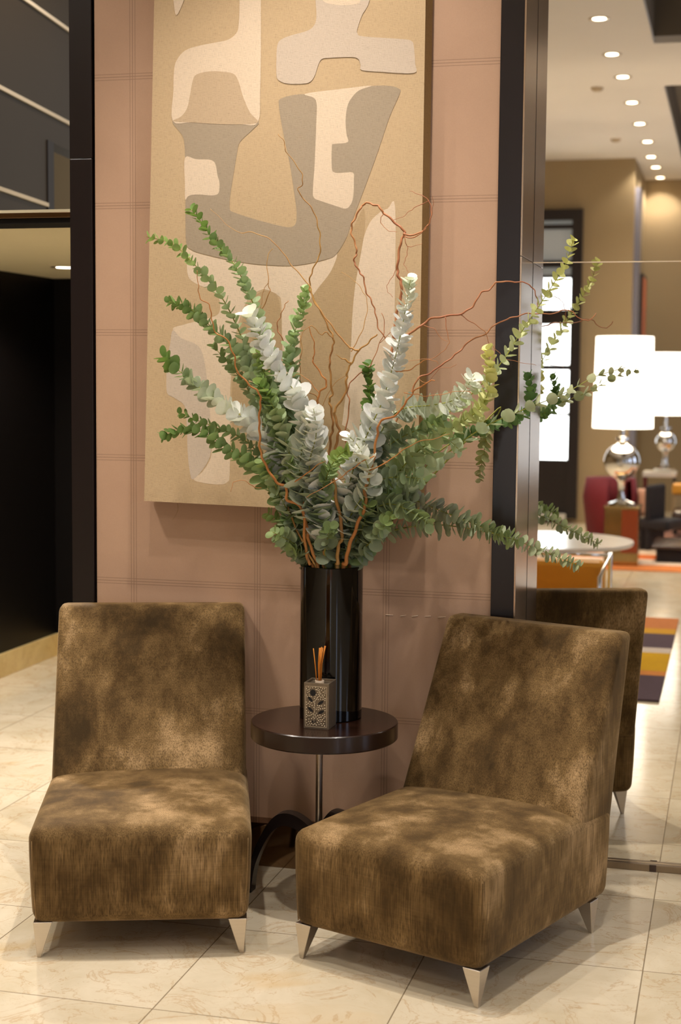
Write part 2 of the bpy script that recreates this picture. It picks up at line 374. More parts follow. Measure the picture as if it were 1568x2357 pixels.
# front room shell behind the camera, seen in the mirror
fy1 = back((0, 17.1, 0)).y; fy2 = back((0, 19.0, 0)).y
xc = onY(1460, 500, 17.1).x
struct(box('wall_front', (-7, fy1-.15, 0), (xc, fy1, CEIL), M['tanwall']), 'tan wall around the tall window')
struct(box('wall_front_recess', (xc-.15, fy2-.15, 0), (4.5, fy2, CEIL), M['tanwall']))
struct(box('wall_front_return', (xc-.15, fy2, 0), (xc, fy1-.15, CEIL), M['tanwall']))
xf0, xf1 = onZ(1505, 100, CEIL).x, 1.3
c1a, c1b = back(onZ(1512, 100, CEIL)).y, 2.2; c2a, c2b = fy2+.8, back(onZ(1540, 197, CEIL)).y
bm = bmesh.new()
bm_box(bm, (-7, -9.6, CEIL), (xf0, WALL_Y+.02, CEIL+.05)); bm_box(bm, (xf1, -9.6, CEIL), (4.5, WALL_Y+.3, CEIL+.05))
bm_box(bm, (xf0, c1b, CEIL), (xf1, WALL_Y+.3, CEIL+.05)); bm_box(bm, (xf0, c2b, CEIL), (xf1, c1a, CEIL+.05)); bm_box(bm, (xf0, -9.6, CEIL), (xf1, c2a, CEIL+.05))
ce = struct(from_bm('ceiling', bm, M['ceiling']))
for a, b in ((c1a, c1b), (c2a, c2b)):
    bm = bmesh.new()
    bm_box(bm, (xf0-.02, a-.02, CEIL+.05), (xf0, b+.02, CEIL+.35)); bm_box(bm, (xf1, a-.02, CEIL+.05), (xf1+.02, b+.02, CEIL+.35))
    bm_box(bm, (xf0, a-.02, CEIL+.05), (xf1, a, CEIL+.35)); bm_box(bm, (xf0, b, CEIL+.05), (xf1, b+.02, CEIL+.35)); bm_box(bm, (xf0, a, CEIL+.33), (xf1, b, CEIL+.35))
    from_bm('coffer', bm, M['coffer'], ce)
struct(box('ceiling_upper_left', (-7, WALL_Y+.0, 4.4), (XL+.5, 11, 4.45), M['coffer']))

sc_ = [(888, 1415), (905, 1416), (922, 1418), (935, 1416), (948, 1419), (962, 1417), (978, 1419), (992, 1418), (1008, 1421), (1026, 1420)]
for k in range(0, len(sc_)-1, 2):
    tube('scuff', [onY(x, y, WALL_Y-.0005) for x, y in sc_[k:k+2]], .0009, .0006, M['plastic'], bpy.data.objects['wall_back'], 5)
# ------------------------------------------------------------------ lounge chairs
def make_chair(loc, rz, label):
    """origin at the front left foot, x to the right, y towards the back"""
    t = thing('lounge_chair', loc, rz, label, 'chair', 'low brown velvet lounge chairs')
    W_, D_, Z0, Z1 = .612, .752, .095, .365
    def seat_def(p, u):
        k = (p.z)/(Z1-Z0)
        x = p.x*(1-.035*(1-k)**2)+.281
        crown = .028*(1-abs(u[0])**3)*(1-abs(u[1])**2.5) if u[2] > .2 else 0
        bulge = .012*(1-u[0]**2)*(1-u[2]**2) if u[1] < 0 else 0
        z = Z0+p.z+crown
        y = p.y-.018-bulge*(1 if p.y < .3 else 0)
        z += .004*math.sin(9*x)*math.cos(7*y)*(1 if u[2] > .5 else 0)
        return Vector((x, y, z))
    o = from_bm('seat', rbox((W_, D_, Z1-Z0), .034, 22, seat_def), M['velvet'], t, True)
    H0, H1 = .30, .862
    def back_def(p, u):
        k = p.z/(H1-H0)
        z = H0+p.z
        yf = .515+(z-.36)/.5*.262; yr = .704+(z-.1)/.76*.146
        s_ = p.y/.1
        x = p.x*(1-.01*k)+.281
        f = yf+(yr-yf)*s_
        if u[1] < 0: f -= .010*(1-u[0]**2)*(1-u[2]**2)
        return Vector((x, f, z))
    from_bm('backrest', rbox((.602, .1, H1-H0), .022, 22, back_def), M['velvet'], t, True)
    # welt seam round the front corners
    for sx in (-1, 1):
        path = [(.281+sx*(W_/2-.0112-.0105*(1-k)**2), -.0088, Z0+.015+k*(Z1-Z0-.05)) for k in [i/8 for i in range(9)]]
        tube('seam', path, .0016, .0016, M['velvet'], t, 6)
    for lx, ly, ix, iy in ((0, 0, 1, 1), (.562, 0, -1, 1), (0, .66, 1, -1), (.562, .66, -1, -1)):
        bm = bmesh.new(); a, c = .052, .011
        def ring(s_, z, off): return [bm.verts.new((lx+off*ix*dx, ly+off*iy*dy, z)) for dx, dy in ((0, 0), (1, 0), (1, 1), (0, 1))]
        top = [bm.verts.new((lx-.012*ix+a*ix*dx, ly-.012*iy+a*iy*dy, .102)) for dx, dy in ((0, 0), (1, 0), (1, 1), (0, 1))]
        bot = [bm.verts.new((lx-.003*ix+c*ix*dx, ly-.003*iy+c*iy*dy, 0)) for dx, dy in ((0, 0), (1, 0), (1, 1), (0, 1))]
        bm.faces.new(top); bm.faces.new(bot[::-1])
        for i in range(4): bm.faces.new((top[i], bot[i], bot[(i+1) % 4], top[(i+1) % 4]))
        bmesh.ops.recalc_face_normals(bm, faces=bm.faces); bmesh.ops.bevel(bm, geom=bm.edges[:], offset=.0012, segments=1, affect='EDGES')
        from_bm('leg', bm, M['steel'], t)
    return t
pL0, pL1 = onZ(88, 2203), onZ(558, 2193)
angL = math.atan2(pL1.y-pL0.y, pL1.x-pL0.x)
chairL = make_chair(pL0, angL, 'brown velvet lounge chair facing forward, left of the round side table')
pR0, pR1 = onZ(693, 2205), onZ(1100, 2320)
chairR = copy_tree(chairL); chairR.location = pR0; chairR.rotation_euler = (0, 0, math.atan2(pR1.y-pR0.y, pR1.x-pR0.x))
chairR['label'] = 'brown velvet lounge chair turned at an angle, in front of the mirror'

# ------------------------------------------------------------------ side table
TC = Vector((-1.180, 4.412, 0)); ZT = .56
t = thing('side_table', TC, 0, 'round dark wood side table on a steel pole between the two chairs', 'table')
R_ = .224
lathe('tabletop', [(0, ZT-.052), (R_-.004, ZT-.052), (R_, ZT-.048), (R_, ZT-.003), (R_-.003, ZT), (0, ZT)], M['espresso2'], t, 96)
pp = onY(735, 1800, TC.y)-TC
lathe('pole', [(0, .2), (.0105, .2), (.0105, ZT-.052), (0, ZT-.052)], M['steel'], t, 24, (pp.x, 0, 0))
lathe('collar', [(0, ZT-.056), (.05, ZT-.056), (.05, ZT-.0525), (0, ZT-.0525)], M['steel'], t, 32, (pp.x, 0, 0))
for ang in (176, 296, 56):   # four arched flat legs
    a = math.radians(ang); d = Vector((math.cos(a), math.sin(a), 0)); w = Vector((-d.y, d.x, 0)); Rf = {176: .235, 296: .19, 56: .2}[ang]
    prof = catmull([(.008, .205), (.03, .235), (.30*Rf+.01, .262), (.52*Rf+.01, .255), (.75*Rf, .2), (.93*Rf, .1), (Rf, .0)], 5)
    vs, fs = [], []
    for i, (r, z) in enumerate(prof):
        tz = .040+.028*math.sin(PI*i/len(prof))
        for sx in (-.02, .02):
            for dz in (0, 1):
                vs.append(Vector((pp.x, 0, 0))+d*(r-dz*.02*(i/len(prof)))+w*sx+Vector((0, 0, max(0, z-dz*tz*(1-i/len(prof))))))
    n = len(prof)
    for i in range(n-1):
        b = i*4; c = b+4
        fs += [(b, c, c+2, b+2), (b+1, b+3, c+3, c+1), (b, b+1, c+1, c), (b+2, c+2, c+3, b+3)]
    fs += [(0, 2, 3, 1), (n*4-4, n*4-3, n*4-1, n*4-2)]
    mesh_obj('foot', vs, fs, M['espresso'], t, False)

# ------------------------------------------------------------------ vase and diffuser
VC = Vector((onY(761, 1650, 4.47).x, 4.47, ZT)); VR = .0955; ZV = onY(761, 1300, 4.47).z-ZT
v = thing('vase', VC, 0, 'tall glossy black cylinder vase on the side table holding the branches', 'vase')
lathe('body', [(0, 0), (VR-.003, 0), (VR, .003), (VR, ZV-.002), (VR-.002, ZV), (VR-.006, ZV), (VR-.007, ZV-.003), (VR-.007, .02), (0, .02)], M['vase'], v, 96)
b0 = onZ(699, 1676, ZT); b1 = onZ(757, 1680, ZT); dx = (b1-b0); sw = dx.length; hB = .138
d = thing('reed_diffuser', b0, math.atan2(dx.y, dx.x)-.03, 'carved square pewter reed diffuser in front of the black vase', 'diffuser')
bm = bmesh.new(); w = .006
bm_box(bm, (0, 0, 0), (sw, w, hB), .001); bm_box(bm, (0, sw-w, 0), (sw, sw, hB), .001); bm_box(bm, (0, w, 0), (w, sw-w, hB), .001); bm_box(bm, (sw-w, w, 0), (sw, sw-w, hB), .001)
bm_box(bm, (w, w, hB-.012), (sw-w, sw-w, hB-.006))
case = from_bm('case', bm, M['pewter'], d)
bm = bmesh.new()        # raised border and curling stem on the front face
for lo, hi in (((.006, -.0012, .006), (sw-.006, 0, .0072)), ((.006, -.0012, hB-.0112), (sw-.006, 0, hB-.010)), ((.006, -.0012, .006), (.0072, 0, hB-.010)), ((sw-.0072, -.0012, .006), (sw-.006, 0, hB-.010))): bm_box(bm, lo, hi)
from_bm('border', bm, M['bead'], d)
fx = lambda X: (X-318)/(637-318)*sw
fz = lambda Y: hB-(Y-1650)/(2235-1650)*hB
tube('vine', [Vector((fx(a), -.0008, fz(b))) for a, b in catmull([(452, 2150), (450, 2050), (462, 1980), (455, 1900), (490, 1840), (520, 1800), (510, 1745), (470, 1730)], 4)], .0012, .0009, M['bead'], d, 6)
holes = [(435, 1775, 36, 40, 0), (402, 1860, 46, 16, -.75), (535, 1895, 44, 18, .6), (405, 1990, 46, 17, -.65), (540, 2015, 44, 19, .5), (448, 2140, 24, 16, .2)]
px_m = sw/319
for cx, cy, rx, rz_, an in holes:
    bm = bmesh.new(); vs_ = []
    for i in range(20):
        a = 2*PI*i/20; x_, z_ = math.cos(a)*rx, math.sin(a)*rz_*(1 if rx < 40 else abs(math.sin(a))**.5)
        vs_.append(bm.verts.new((fx(cx)+(x_*math.cos(an)-z_*math.sin(an))*px_m, -.0006, fz(cy)+(x_*math.sin(an)+z_*math.cos(an))*px_m)))
    bm.faces.new(vs_)
    g = bmesh.ops.extrude_face_region(bm, geom=bm.faces[:]); bmesh.ops.translate(bm, verts=[e for e in g['geom'] if isinstance(e, bmesh.types.BMVert)], vec=(0, .003, 0))
    from_bm('cutout', bm, M['hole'], d)
bm = bmesh.new(); random.seed(5); pts = []
for _ in range(4000):
    X, Y = random.uniform(350, 590), random.uniform(1705, 2190)
    if any(((X-h[0])/(h[2]+12))**2+((Y-h[1])/(max(h[3], 20)+14))**2 < 1 for h in holes): continue
    if all((X-a)**2+(Y-b)**2 > 23**2 for a, b in pts): pts.append((X, Y))
for X, Y in pts: bmesh.ops.create_icosphere(bm, subdivisions=1, radius=.0021, matrix=Matrix.Translation((fx(X), -.0006, fz(Y))))
bo = from_bm('beading', bm, M['bead'], d, True); bo['kind'] = 'stuff'
lathe('bottle_neck', [(0, hB-.006), (.0135, hB-.006), (.0135, hB+.003), (.011, hB+.003), (.011, hB-.004)], M['plastic'], d, 24, (sw*.5, sw*.42, 0))
random.seed(3)
for i, (tx, ht) in enumerate(((-.022, .098), (-.006, .100), (-.003, .101), (.0005, .104), (.004, .102), (.0065, .106), (.009, .106))):
    bx = sw*.5+tx*.25; by = sw*.42+random.uniform(-.006, .006)
    tube('reed', [(bx, by, hB-.03), (bx+tx*.35, by, hB+ht*.5), (bx+tx*.9+.006, by+random.uniform(-.004, .004), hB+ht)], .0017, .0017, M['reed'], d, 6)

# ------------------------------------------------------------------ painting
YC = WALL_Y-.062
pa = thing('wall_painting', (0, 0, 0), 0, 'large unframed abstract canvas in beige, cream and taupe on the leather wall', 'painting')
cBL, cTL = onY(332, 1153, YC), onY(355, 0, YC); cBR, cTR = onY(961, 1186, YC), onY(980, 0, YC)
up = (cTL-cBL); cTL = cBL+up*1.35; cTR = cBR+(cTR-cBR)*1.35
vs = [cBL, cBR, cTR, cTL]; vs += [Vector((p.x+(.012 if i in (1, 2) else 0), WALL_Y-.012, p.z)) for i, p in enumerate(vs)]
mesh_obj('stretched_canvas', vs, [(0, 1, 2, 3), (5, 4, 7, 6), (1, 5, 6, 2), (4, 0, 3, 7), (4, 5, 1, 0), (3, 2, 6, 7)], [M['canvas'], M['edge']], pa, mi=[0, 1, 1, 1, 1, 1])
z1 = lambda L: [(150+a/2.851, b/2.851) for a, b in L]; z2 = lambda L: [(600+a/2.529, b/2.529) for a, b in L]
shapes = [
 ('olive', [(776, 585), (762, 624), (735, 660), (715, 688), (703, 712), (692, 760), (690, 850), (700, 960), (720, 1010), (790, 1010), (800, 880), (808, 800), (811, 731), (817, 664), (825, 617), (839, 542), (838, 480), (815, 520)]),
 ('cream', [(429, 571), (441, 577), (466, 586), (536, 602), (600, 611), (680, 613), (750, 599), (776, 585), (762, 624), (735, 660), (715, 688), (703, 712), (692, 760), (690, 850), (697, 900), (690, 960), (660, 950), (655, 900), (650, 800), (648, 700), (640, 680), (617, 668), (600, 668), (570, 690), (545, 760), (532, 865), (530, 945), (529, 1085), (523, 1110), (501, 1115), (466, 1111), (446, 1103), (466, 1086), (485, 1054), (487, 1015), (483, 945), (476, 868), (467, 816), (452, 793), (417, 778), (398, 757), (420, 748), (470, 735), (500, 725), (507, 708), (505, 690), (490, 670), (450, 652), (433, 635), (430, 600)]),
 ('pinkgrey', [(398, 760), (417, 778), (452, 793), (467, 816), (476, 868), (483, 945), (487, 1015), (480, 1060), (446, 1103), (437, 1085), (432, 1040), (430, 980), (425, 935), (400, 915), (385, 905), (383, 870), (385, 830), (392, 790)]),
 ('olive', [(548, 770), (572, 700), (600, 672), (625, 671), (642, 690), (648, 760), (652, 900), (640, 1050), (560, 1060), (536, 1000), (536, 860)]),
 ('cream', [(910, 478), (893, 480), (873, 490), (853, 510), (839, 542), (833, 573), (825, 617), (817, 664), (811, 731), (808, 800), (800, 880), (790, 960), (790, 1040), (905, 1040), (908, 900), (909, 700)]),
 ('olive', [(705, 1010), (725, 985), (760, 972), (795, 982), (820, 1010), (830, 1060), (800, 1100), (730, 1100), (705, 1060)]),
 ('taupe', [(397, 279), (441, 282), (497, 286), (553, 286), (595, 281), (582, 298), (553, 326), (546, 351), (539, 393), (530, 449), (529, 480), (539, 489), (588, 505), (641, 519), (666, 523), (680, 516), (683, 491), (679, 455), (667, 376), (651, 300), (642, 241), (647, 227), (679, 218), (707, 217), (722, 222), (740, 222), (800, 210), (850, 199), (875, 197), (900, 198), (918, 204), (921, 214), (897, 269), (869, 352), (837, 439), (810, 510), (798, 546), (774, 585), (750, 597), (680, 611), (600, 609), (536, 600), (466, 584), (441, 575), (429, 561), (427, 505), (427, 456), (426, 363), (425, 337), (420, 312)]),
 ('cream', z2([(255, 549), (330, 534), (450, 520), (645, 498), (575, 525), (530, 570), (505, 620), (495, 700), (500, 780), (507, 828), (430, 838), (415, 855), (415, 980), (430, 1003), (460, 1007), (537, 1005), (543, 1050), (540, 1140), (525, 1190), (495, 1215), (440, 1200), (350, 1170), (310, 1150), (305, 1100), (315, 950), (325, 700), (327, 610), (310, 570)])),
 ('cream', z1([(787, 1035), (860, 1045), (940, 1047), (975, 1060), (990, 1090), (1000, 1150), (1013, 1200), (1008, 1265), (970, 1283), (900, 1278), (840, 1278), (805, 1290), (788, 1308), (786, 1200)])),
 ('cream', z1([(1150, -300), (1145, 0), (1140, 150), (1125, 215), (1070, 260), (980, 280), (880, 300), (790, 330), (735, 390), (715, 460), (710, 600), (706, 795), (830, 803), (990, 814), (1150, 816), (1266, 803), (1280, 600), (1285, 350), (1285, 0), (1285, -300)])),
 ('warmtan', z1([(707, 795), (760, 765), (800, 710), (820, 620), (835, 540), (860, 490), (950, 468), (1050, 472), (1110, 487), (1140, 540), (1170, 640), (1215, 740), (1266, 803), (1150, 816), (990, 814), (830, 803)])),
 ('pinkgrey', z2([(310, -200), (320, 0), (325, 100), (310, 150), (270, 180), (180, 205), (120, 230), (97, 265), (92, 350), (93, 440), (110, 470), (160, 487), (250, 487), (290, 475), (315, 440), (335, 380), (355, 345), (400, 337), (530, 332), (570, 345), (582, 380), (590, 408), (700, 418), (892, 425), (900, 370), (892, 270), (880, 240), (830, 228), (600, 212), (565, 195), (563, 170), (590, 90), (635, 0), (650, -200)])),
 ('cream', z2([(345, -90), (360, 0), (420, 25), (500, 30), (570, 20), (580, 0), (590, -90)])),
 ('cream', z1([(680, -200), (710, 0), (730, 100), (780, 0), (850, -200)])),
]
vs, fs, mi = [], [], []; names = ['cream', 'taupe', 'pinkgrey', 'warmtan', 'olive']
for k, (mn, P) in enumerate(shapes):
    C_ = catmull(P, 4, True); P3 = [onY(x, y, YC-.00012*(k+1)) for x, y in C_]; b = len(vs); vs += P3
    flip = None
    for tri in tessellate_polygon([P3]):
        a, b_, c = [P3[i] for i in tri]; nn = (b_-a).cross(c-a)
        fs.append(tuple(b+i for i in (tri if nn.y < 0 else reversed(tri)))); mi.append(names.index(mn))
mesh_obj('painted_shapes', vs, fs, [M[n_] for n_ in names], pa, mi=mi)
tube('loose_thread', [onY(x, y, YC+.02) for x, y in catmull([(408, 1158), (410, 1172), (405, 1185), (398, 1196)], 4)], .0006, .0004, M['edge'], pa, 5)

# ------------------------------------------------------------------ branches
def path3(px, y0, y1, start=None, ease=1.0):
    """px runs from the vase mouth outwards; depth slides from y0 to y1 along the length"""
    L = [0]
    for a, b in zip(px, px[1:]): L.append(L[-1]+math.dist(a, b))
    P = [onY(x, y, y0+(y1-y0)*(l/L[-1])**ease) for (x, y), l in zip(px, L)]
    if start is not None:
        m = Vector(start)
        P = [Vector((m.x*.8+VC.x*.2, m.y*.8+VC.y*.2, ZT+.06)), Vector((m.x, m.y, ZT+ZV-.05))] + P
    return P
def inmouth(p, r):
    d_ = Vector((p.x-VC.x, p.y-VC.y, 0))
    if d_.length > r: d_ = d_.normalized()*r
    return Vector((VC.x+d_.x, VC.y+d_.y, ZT+ZV-.03))
rnd = random.Random(11)
SIL, GRN, DRK, YEL, MID = (.60, .70, .62), (.20, .32, .12), (.10, .19, .055), (.46, .50, .16), (.34, .45, .28)
def eucalyptus(px, y1, label, size=.021, gap=.0165, tip=GRN, base=SIL, bare=.06, y0=4.47, group=None, tilt=44, jit=1.0, grow=(.56, 1.0), ease=1.0, t0=.58):
    mouth = (VC.x+rnd.uniform(-.055, .055), VC.y+rnd.uniform(-.05, .05), 0)
    px = list(px); px0 = px[0]
    P = path3(px, y0, y1, None, ease)
    # enter the vase
    a = P[0]; inside = inmouth(a, .062)
    full = [Vector((VC.x+(inside.x-VC.x)*.6, VC.y+(inside.y-VC.y)*.6, ZT+.08)), inside]+P
    S = [Vector(p) for p in catmull(full, 8)]
    t = thing('eucalyptus_branch', (VC.x, VC.y, ZT+.03), 0, label, 'branch', group)
    org = Vector(t.location)
    vs, fs = tube_data([p-org for p in S], .0032, .0010, 6); mesh_obj('stem', vs, fs, M['stem'], t, True)
    vis = [Vector(p) for p in catmull(P, 10)]
    L = [0]
    for p, q in zip(vis, vis[1:]): L.append(L[-1]+(q-p).length)
    tot = L[-1]; s_ = tot*bare; verts, faces, cols = [], [], []; k = 0; ph = rnd.uniform(0, PI)
    while s_ < tot:
        i = max(j for j in range(len(L)) if L[j] <= s_); i = min(i, len(vis)-2)
        p = vis[i].lerp(vis[i+1], (s_-L[i])/max(1e-6, L[i+1]-L[i])); ax = (vis[i+1]-vis[i]).normalized()
        u = s_/tot; g = grow[1]+(grow[0]-grow[1])*max(0, (u-.35)/.65)**1.1; g *= rnd.uniform(.86, 1.1)
        e1 = ax.cross(Vector((0, 1, .1))).normalized(); e2 = ax.cross(e1)
        an = ph+(k % 2)*PI/2+rnd.uniform(-.35, .35)*jit
        w = min(1, max(0, (u-t0)/.35)); cc = [min(.93, (1.36, 1.24, 1.22)[j]*(base[j]+(tip[j]-base[j])*w)) for j in range(3)]
        for sgn in (0, PI):
            rd = e1*math.cos(an+sgn)+e2*math.sin(an+sgn)
            tl = math.radians(tilt+rnd.uniform(-16, 16)*jit)
            dr = (rd*math.cos(tl)+ax*math.sin(tl)).normalized(); tn = ax.cross(rd).normalized(); nm = dr.cross(tn)
            R0 = 1.24*size*g*rnd.uniform(.88, 1.1); tw = rnd.uniform(-.6, .6)*jit; tn2 = tn*math.cos(tw)+nm*math.sin(tw); nm2 = dr.cross(tn2)
            br = rnd.uniform(.82, 1.15); col = [min(1, c*br) for c in cc]
            b = len(verts); verts.append(p-org+dr*R0*.95+nm2*(-R0*.13)); N = 12
            for q in range(N):
                th = 2*PI*q/N; lx = R0*(1.0-math.cos(th))*.98; wy = R0*.93*math.sin(th)*(1 - .12*math.cos(th))
                verts.append(p-org+dr*(lx+.0012)+tn2*wy+nm2*(.10*R0*math.sin(th)**2+.05*R0*math.cos(th)))
            for q in range(N): faces.append((b, b+1+q, b+1+(q+1) % N)); cols.append(col)
        s_ += .93*gap*(.45+.55*g)*rnd.uniform(.88, 1.12); k += 1
    # crown of tiny leaves
    o = mesh_obj('foliage', verts, faces, M['leaf'], t, True)
    at = o.data.color_attributes.new('tint', 'FLOAT_COLOR', 'CORNER')
    arr = np.ones((len(o.data.loops), 4), np.float32); arr[:, :3] = np.repeat(np.array(cols, np.float32), 3, axis=0); at.data.foreach_set('color', arr.ravel())
    return t
E_ = [
 ([(722, 1290), (672, 1130), (632, 985), (600, 890), (562, 790), (520, 700), (475, 640), (430, 590), (395, 560), (337, 545)], 4.40, 'longest eucalyptus branch reaching to the upper left, small spaced leaves', dict(size=.0165, gap=.021, tip=(.22, .36, .10), base=(.42, .54, .38))),
 ([(735, 1290), (690, 1130), (655, 1000), (632, 880), (605, 760), (575, 680), (540, 610), (492, 552), (464, 512), (440, 482)], 4.36, 'eucalyptus branch rising left over the canvas, its tip curling up', dict(size=.0185, gap=.0175, tip=(.13, .25, .06), base=(.40, .52, .36))),
 ([(720, 1290), (680, 1120), (640, 980), (592, 880), (535, 800), (482, 748), (430, 706), (384, 694)], 4.38, 'dark green eucalyptus branch left of centre, second from the top left', dict(size=.020, gap=.015, tip=(.14, .24, .07), base=(.42, .54, .38))),
 ([(750, 1290), (738, 1150), (722, 1040), (703, 965), (680, 905), (640, 850), (608, 790), (572, 722)], 4.22, 'silvery white eucalyptus branch rising steeply left of centre', dict(size=.026, gap=.0165, tip=(.34, .50, .22), base=(.82, .86, .84), grow=(.6, 1.05), t0=.88, y0=4.42)),
 ([(718, 1290), (672, 1120), (622, 1020), (575, 970), (520, 935), (470, 900), (420, 860), (380, 823)], 4.34, 'eucalyptus branch with dark green tip and silver middle, pointing left', dict(size=.027, gap=.0165, tip=(.11, .21, .045), base=(.80, .85, .82), grow=(.5, 1.05), t0=.6)),
 ([(712, 1292), (672, 1195), (622, 1110), (570, 1062), (520, 1030), (470, 996), (420, 990), (374, 1004)], 4.36, 'lowest eucalyptus branch on the left, dipping across the canvas bottom', dict(size=.021, gap=.017, tip=(.12, .22, .06), base=(.30, .46, .22))),
 ([(725, 1290), (650, 1120), (572, 1020), (500, 985), (450, 966), (416, 950)], 4.46, 'thin eucalyptus branch ending just above the lowest one on the left', dict(size=.016, gap=.02, tip=(.14, .25, .07), base=(.28, .40, .24))),
 ([(752, 1290), (735, 1150), (700, 1030), (680, 900), (668, 810), (688, 735), (704, 668)], 4.40, 'upright green eucalyptus branch just left of centre', dict(size=.021, gap=.0165, tip=(.30, .46, .20), base=(.30, .42, .30))),
 ([(772, 1290), (790, 1180), (815, 1075), (850, 990), (878, 930), (900, 860), (920, 780), (936, 700), (945, 643)], 4.24, 'tall silvery eucalyptus branch right of centre, its leaves stacked', dict(size=.0255, gap=.0165, tip=(.45, .60, .40), base=(.82, .87, .85), grow=(.5, 1.08), tilt=40, t0=.8)),
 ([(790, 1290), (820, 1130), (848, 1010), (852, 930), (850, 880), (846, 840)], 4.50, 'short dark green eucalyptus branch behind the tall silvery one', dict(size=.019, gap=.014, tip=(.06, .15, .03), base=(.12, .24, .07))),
 ([(800, 1290), (842, 1180), (900, 1080), (990, 985), (1080, 912), (1150, 840), (1190, 780), (1230, 720), (1270, 660), (1305, 600), (1321, 546)], 4.58, 'long eucalyptus branch crossing the dark post to the upper right', dict(size=.0175, gap=.024, tip=(.50, .54, .20), base=(.45, .55, .36))),
 ([(810, 1290), (870, 1160), (950, 1050), (1050, 980), (1105, 940), (1128, 880), (1124, 800)], 4.42, 'yellow green eucalyptus branch in front of the right part of the wall', dict(size=.021, gap=.0165, tip=(.62, .64, .24), base=(.40, .50, .28))),
 ([(1132, 955), (1122, 1000), (1112, 1050), (1104, 1104)], 4.62, 'hanging eucalyptus sprig beside the dark post', dict(size=.014, gap=.018, tip=(.30, .30, .14), base=(.36, .40, .18))),
 ([(806, 1290), (868, 1180), (950, 1110), (1010, 1060), (1070, 1012), (1130, 975), (1200, 945), (1300, 905), (1368, 868), (1440, 846)], 4.62, 'eucalyptus branch with widely spaced leaves reaching right across the mirror', dict(size=.0205, gap=.046, tip=(.36, .40, .24), base=(.48, .60, .42), grow=(.42, 1.15), tilt=58)),
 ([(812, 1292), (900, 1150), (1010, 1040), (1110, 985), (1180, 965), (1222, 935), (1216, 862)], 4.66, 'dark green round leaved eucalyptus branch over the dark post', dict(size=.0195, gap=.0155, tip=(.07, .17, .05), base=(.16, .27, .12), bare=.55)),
 ([(805, 1290), (830, 1150), (870, 1010), (920, 945), (1000, 932), (1055, 915), (1092, 862)], 4.36, 'grey green eucalyptus branch bending level to the right under the willow loop', dict(size=.024, gap=.015, tip=(.66, .74, .66), base=(.36, .43, .36), grow=(.7, 1.0), tilt=25)),
 ([(800, 1290), (840, 1240), (900, 1222), (980, 1208), (1050, 1212), (1120, 1225), (1180, 1240), (1240, 1265), (1340, 1305)], 4.655, 'lowest right eucalyptus branch drooping towards the mirror', dict(size=.0185, gap=.0155, tip=(.34, .40, .24), base=(.34, .42, .30), tilt=20, grow=(.5, 1.0))),
 ([(795, 1290), (828, 1190), (880, 1135), (950, 1150), (1020, 1178), (1090, 1205), (1150, 1232), (1196, 1244)], 4.50, 'dense grey green eucalyptus branch arching right above the lowest one', dict(size=.022, gap=.013, tip=(.26, .36, .16), base=(.34, .38, .32), tilt=25, grow=(.55, 1.0))),
 ([(785, 1290), (812, 1150), (850, 1070), (900, 1022), (960, 990), (1026, 968)], 4.38, 'green eucalyptus branch right of centre with its tip before the wall', dict(size=.022, gap=.014, tip=(.26, .38, .18), base=(.28, .36, .28))),
 ([(790, 1290), (820, 1170), (868, 1110), (920, 1098), (978, 1103)], 4.34, 'short level eucalyptus branch right of the vase mouth', dict(size=.021, gap=.013, tip=(.24, .34, .18), base=(.30, .38, .30), tilt=12)),
 ([(815, 1290), (860, 1220), (930, 1150), (985, 1068), (1020, 1010), (1062, 1040)], 4.46, 'mid length eucalyptus branch with large pale leaves low on the right', dict(size=.022, gap=.028, tip=(.44, .56, .34), base=(.48, .60, .42), tilt=50)),
 ([(745, 1290), (735, 1200), (745, 1120), (770, 1060), (800, 1035)], 4.26, 'small fresh green eucalyptus branch in the middle', dict(size=.020, gap=.015, tip=(.28, .42, .12), base=(.26, .36, .20))),
 ([(768, 1290), (800, 1200), (850, 1110), (832, 1040), (800, 1000)], 4.25, 'silver leaved eucalyptus branch low in the centre', dict(size=.025, gap=.02, tip=(.74, .80, .76), base=(.55, .63, .56))),
 ([(742, 1290), (715, 1190), (690, 1100), (700, 1010), (720, 950)], 4.27, 'silver leaved eucalyptus branch low left of centre', dict(size=.025, gap=.017, tip=(.70, .78, .72), base=(.50, .60, .50), grow=(.7, 1.0))),
 ([(748, 1290), (712, 1120), (668, 960), (630, 850), (600, 790), (590, 740)], 4.44, 'leafy mid green eucalyptus branch behind the silvery one on the left', dict(size=.021, gap=.016, tip=(.26, .40, .13), base=(.34, .44, .28))),
 ([(730, 1290), (690, 1160), (650, 1060), (605, 960), (560, 880), (490, 795)], 4.46, 'eucalyptus branch low between the two upper left ones, small tip leaves', dict(size=.018, gap=.019, tip=(.18, .28, .12), base=(.34, .44, .30))),
 ([(740, 1290), (700, 1150), (665, 1040), (640, 960), (602, 884)], 4.32, 'eucalyptus branch with a round green leaf cluster left of centre', dict(size=.023, gap=.017, tip=(.22, .36, .12), base=(.48, .56, .44))),
 ([(758, 1290), (735, 1180), (712, 1080), (728, 1000), (722, 940)], 4.22, 'pale eucalyptus branch in front, just left of the middle', dict(size=.023, gap=.019, tip=(.74, .80, .76), base=(.30, .38, .26), t0=.4)),
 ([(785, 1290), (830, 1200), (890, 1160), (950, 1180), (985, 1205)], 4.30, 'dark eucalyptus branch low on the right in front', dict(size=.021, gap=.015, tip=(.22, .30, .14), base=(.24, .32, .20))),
]
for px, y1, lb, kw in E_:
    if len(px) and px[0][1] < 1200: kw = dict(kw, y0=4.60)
    eucalyptus(px, y1, lb, **kw)
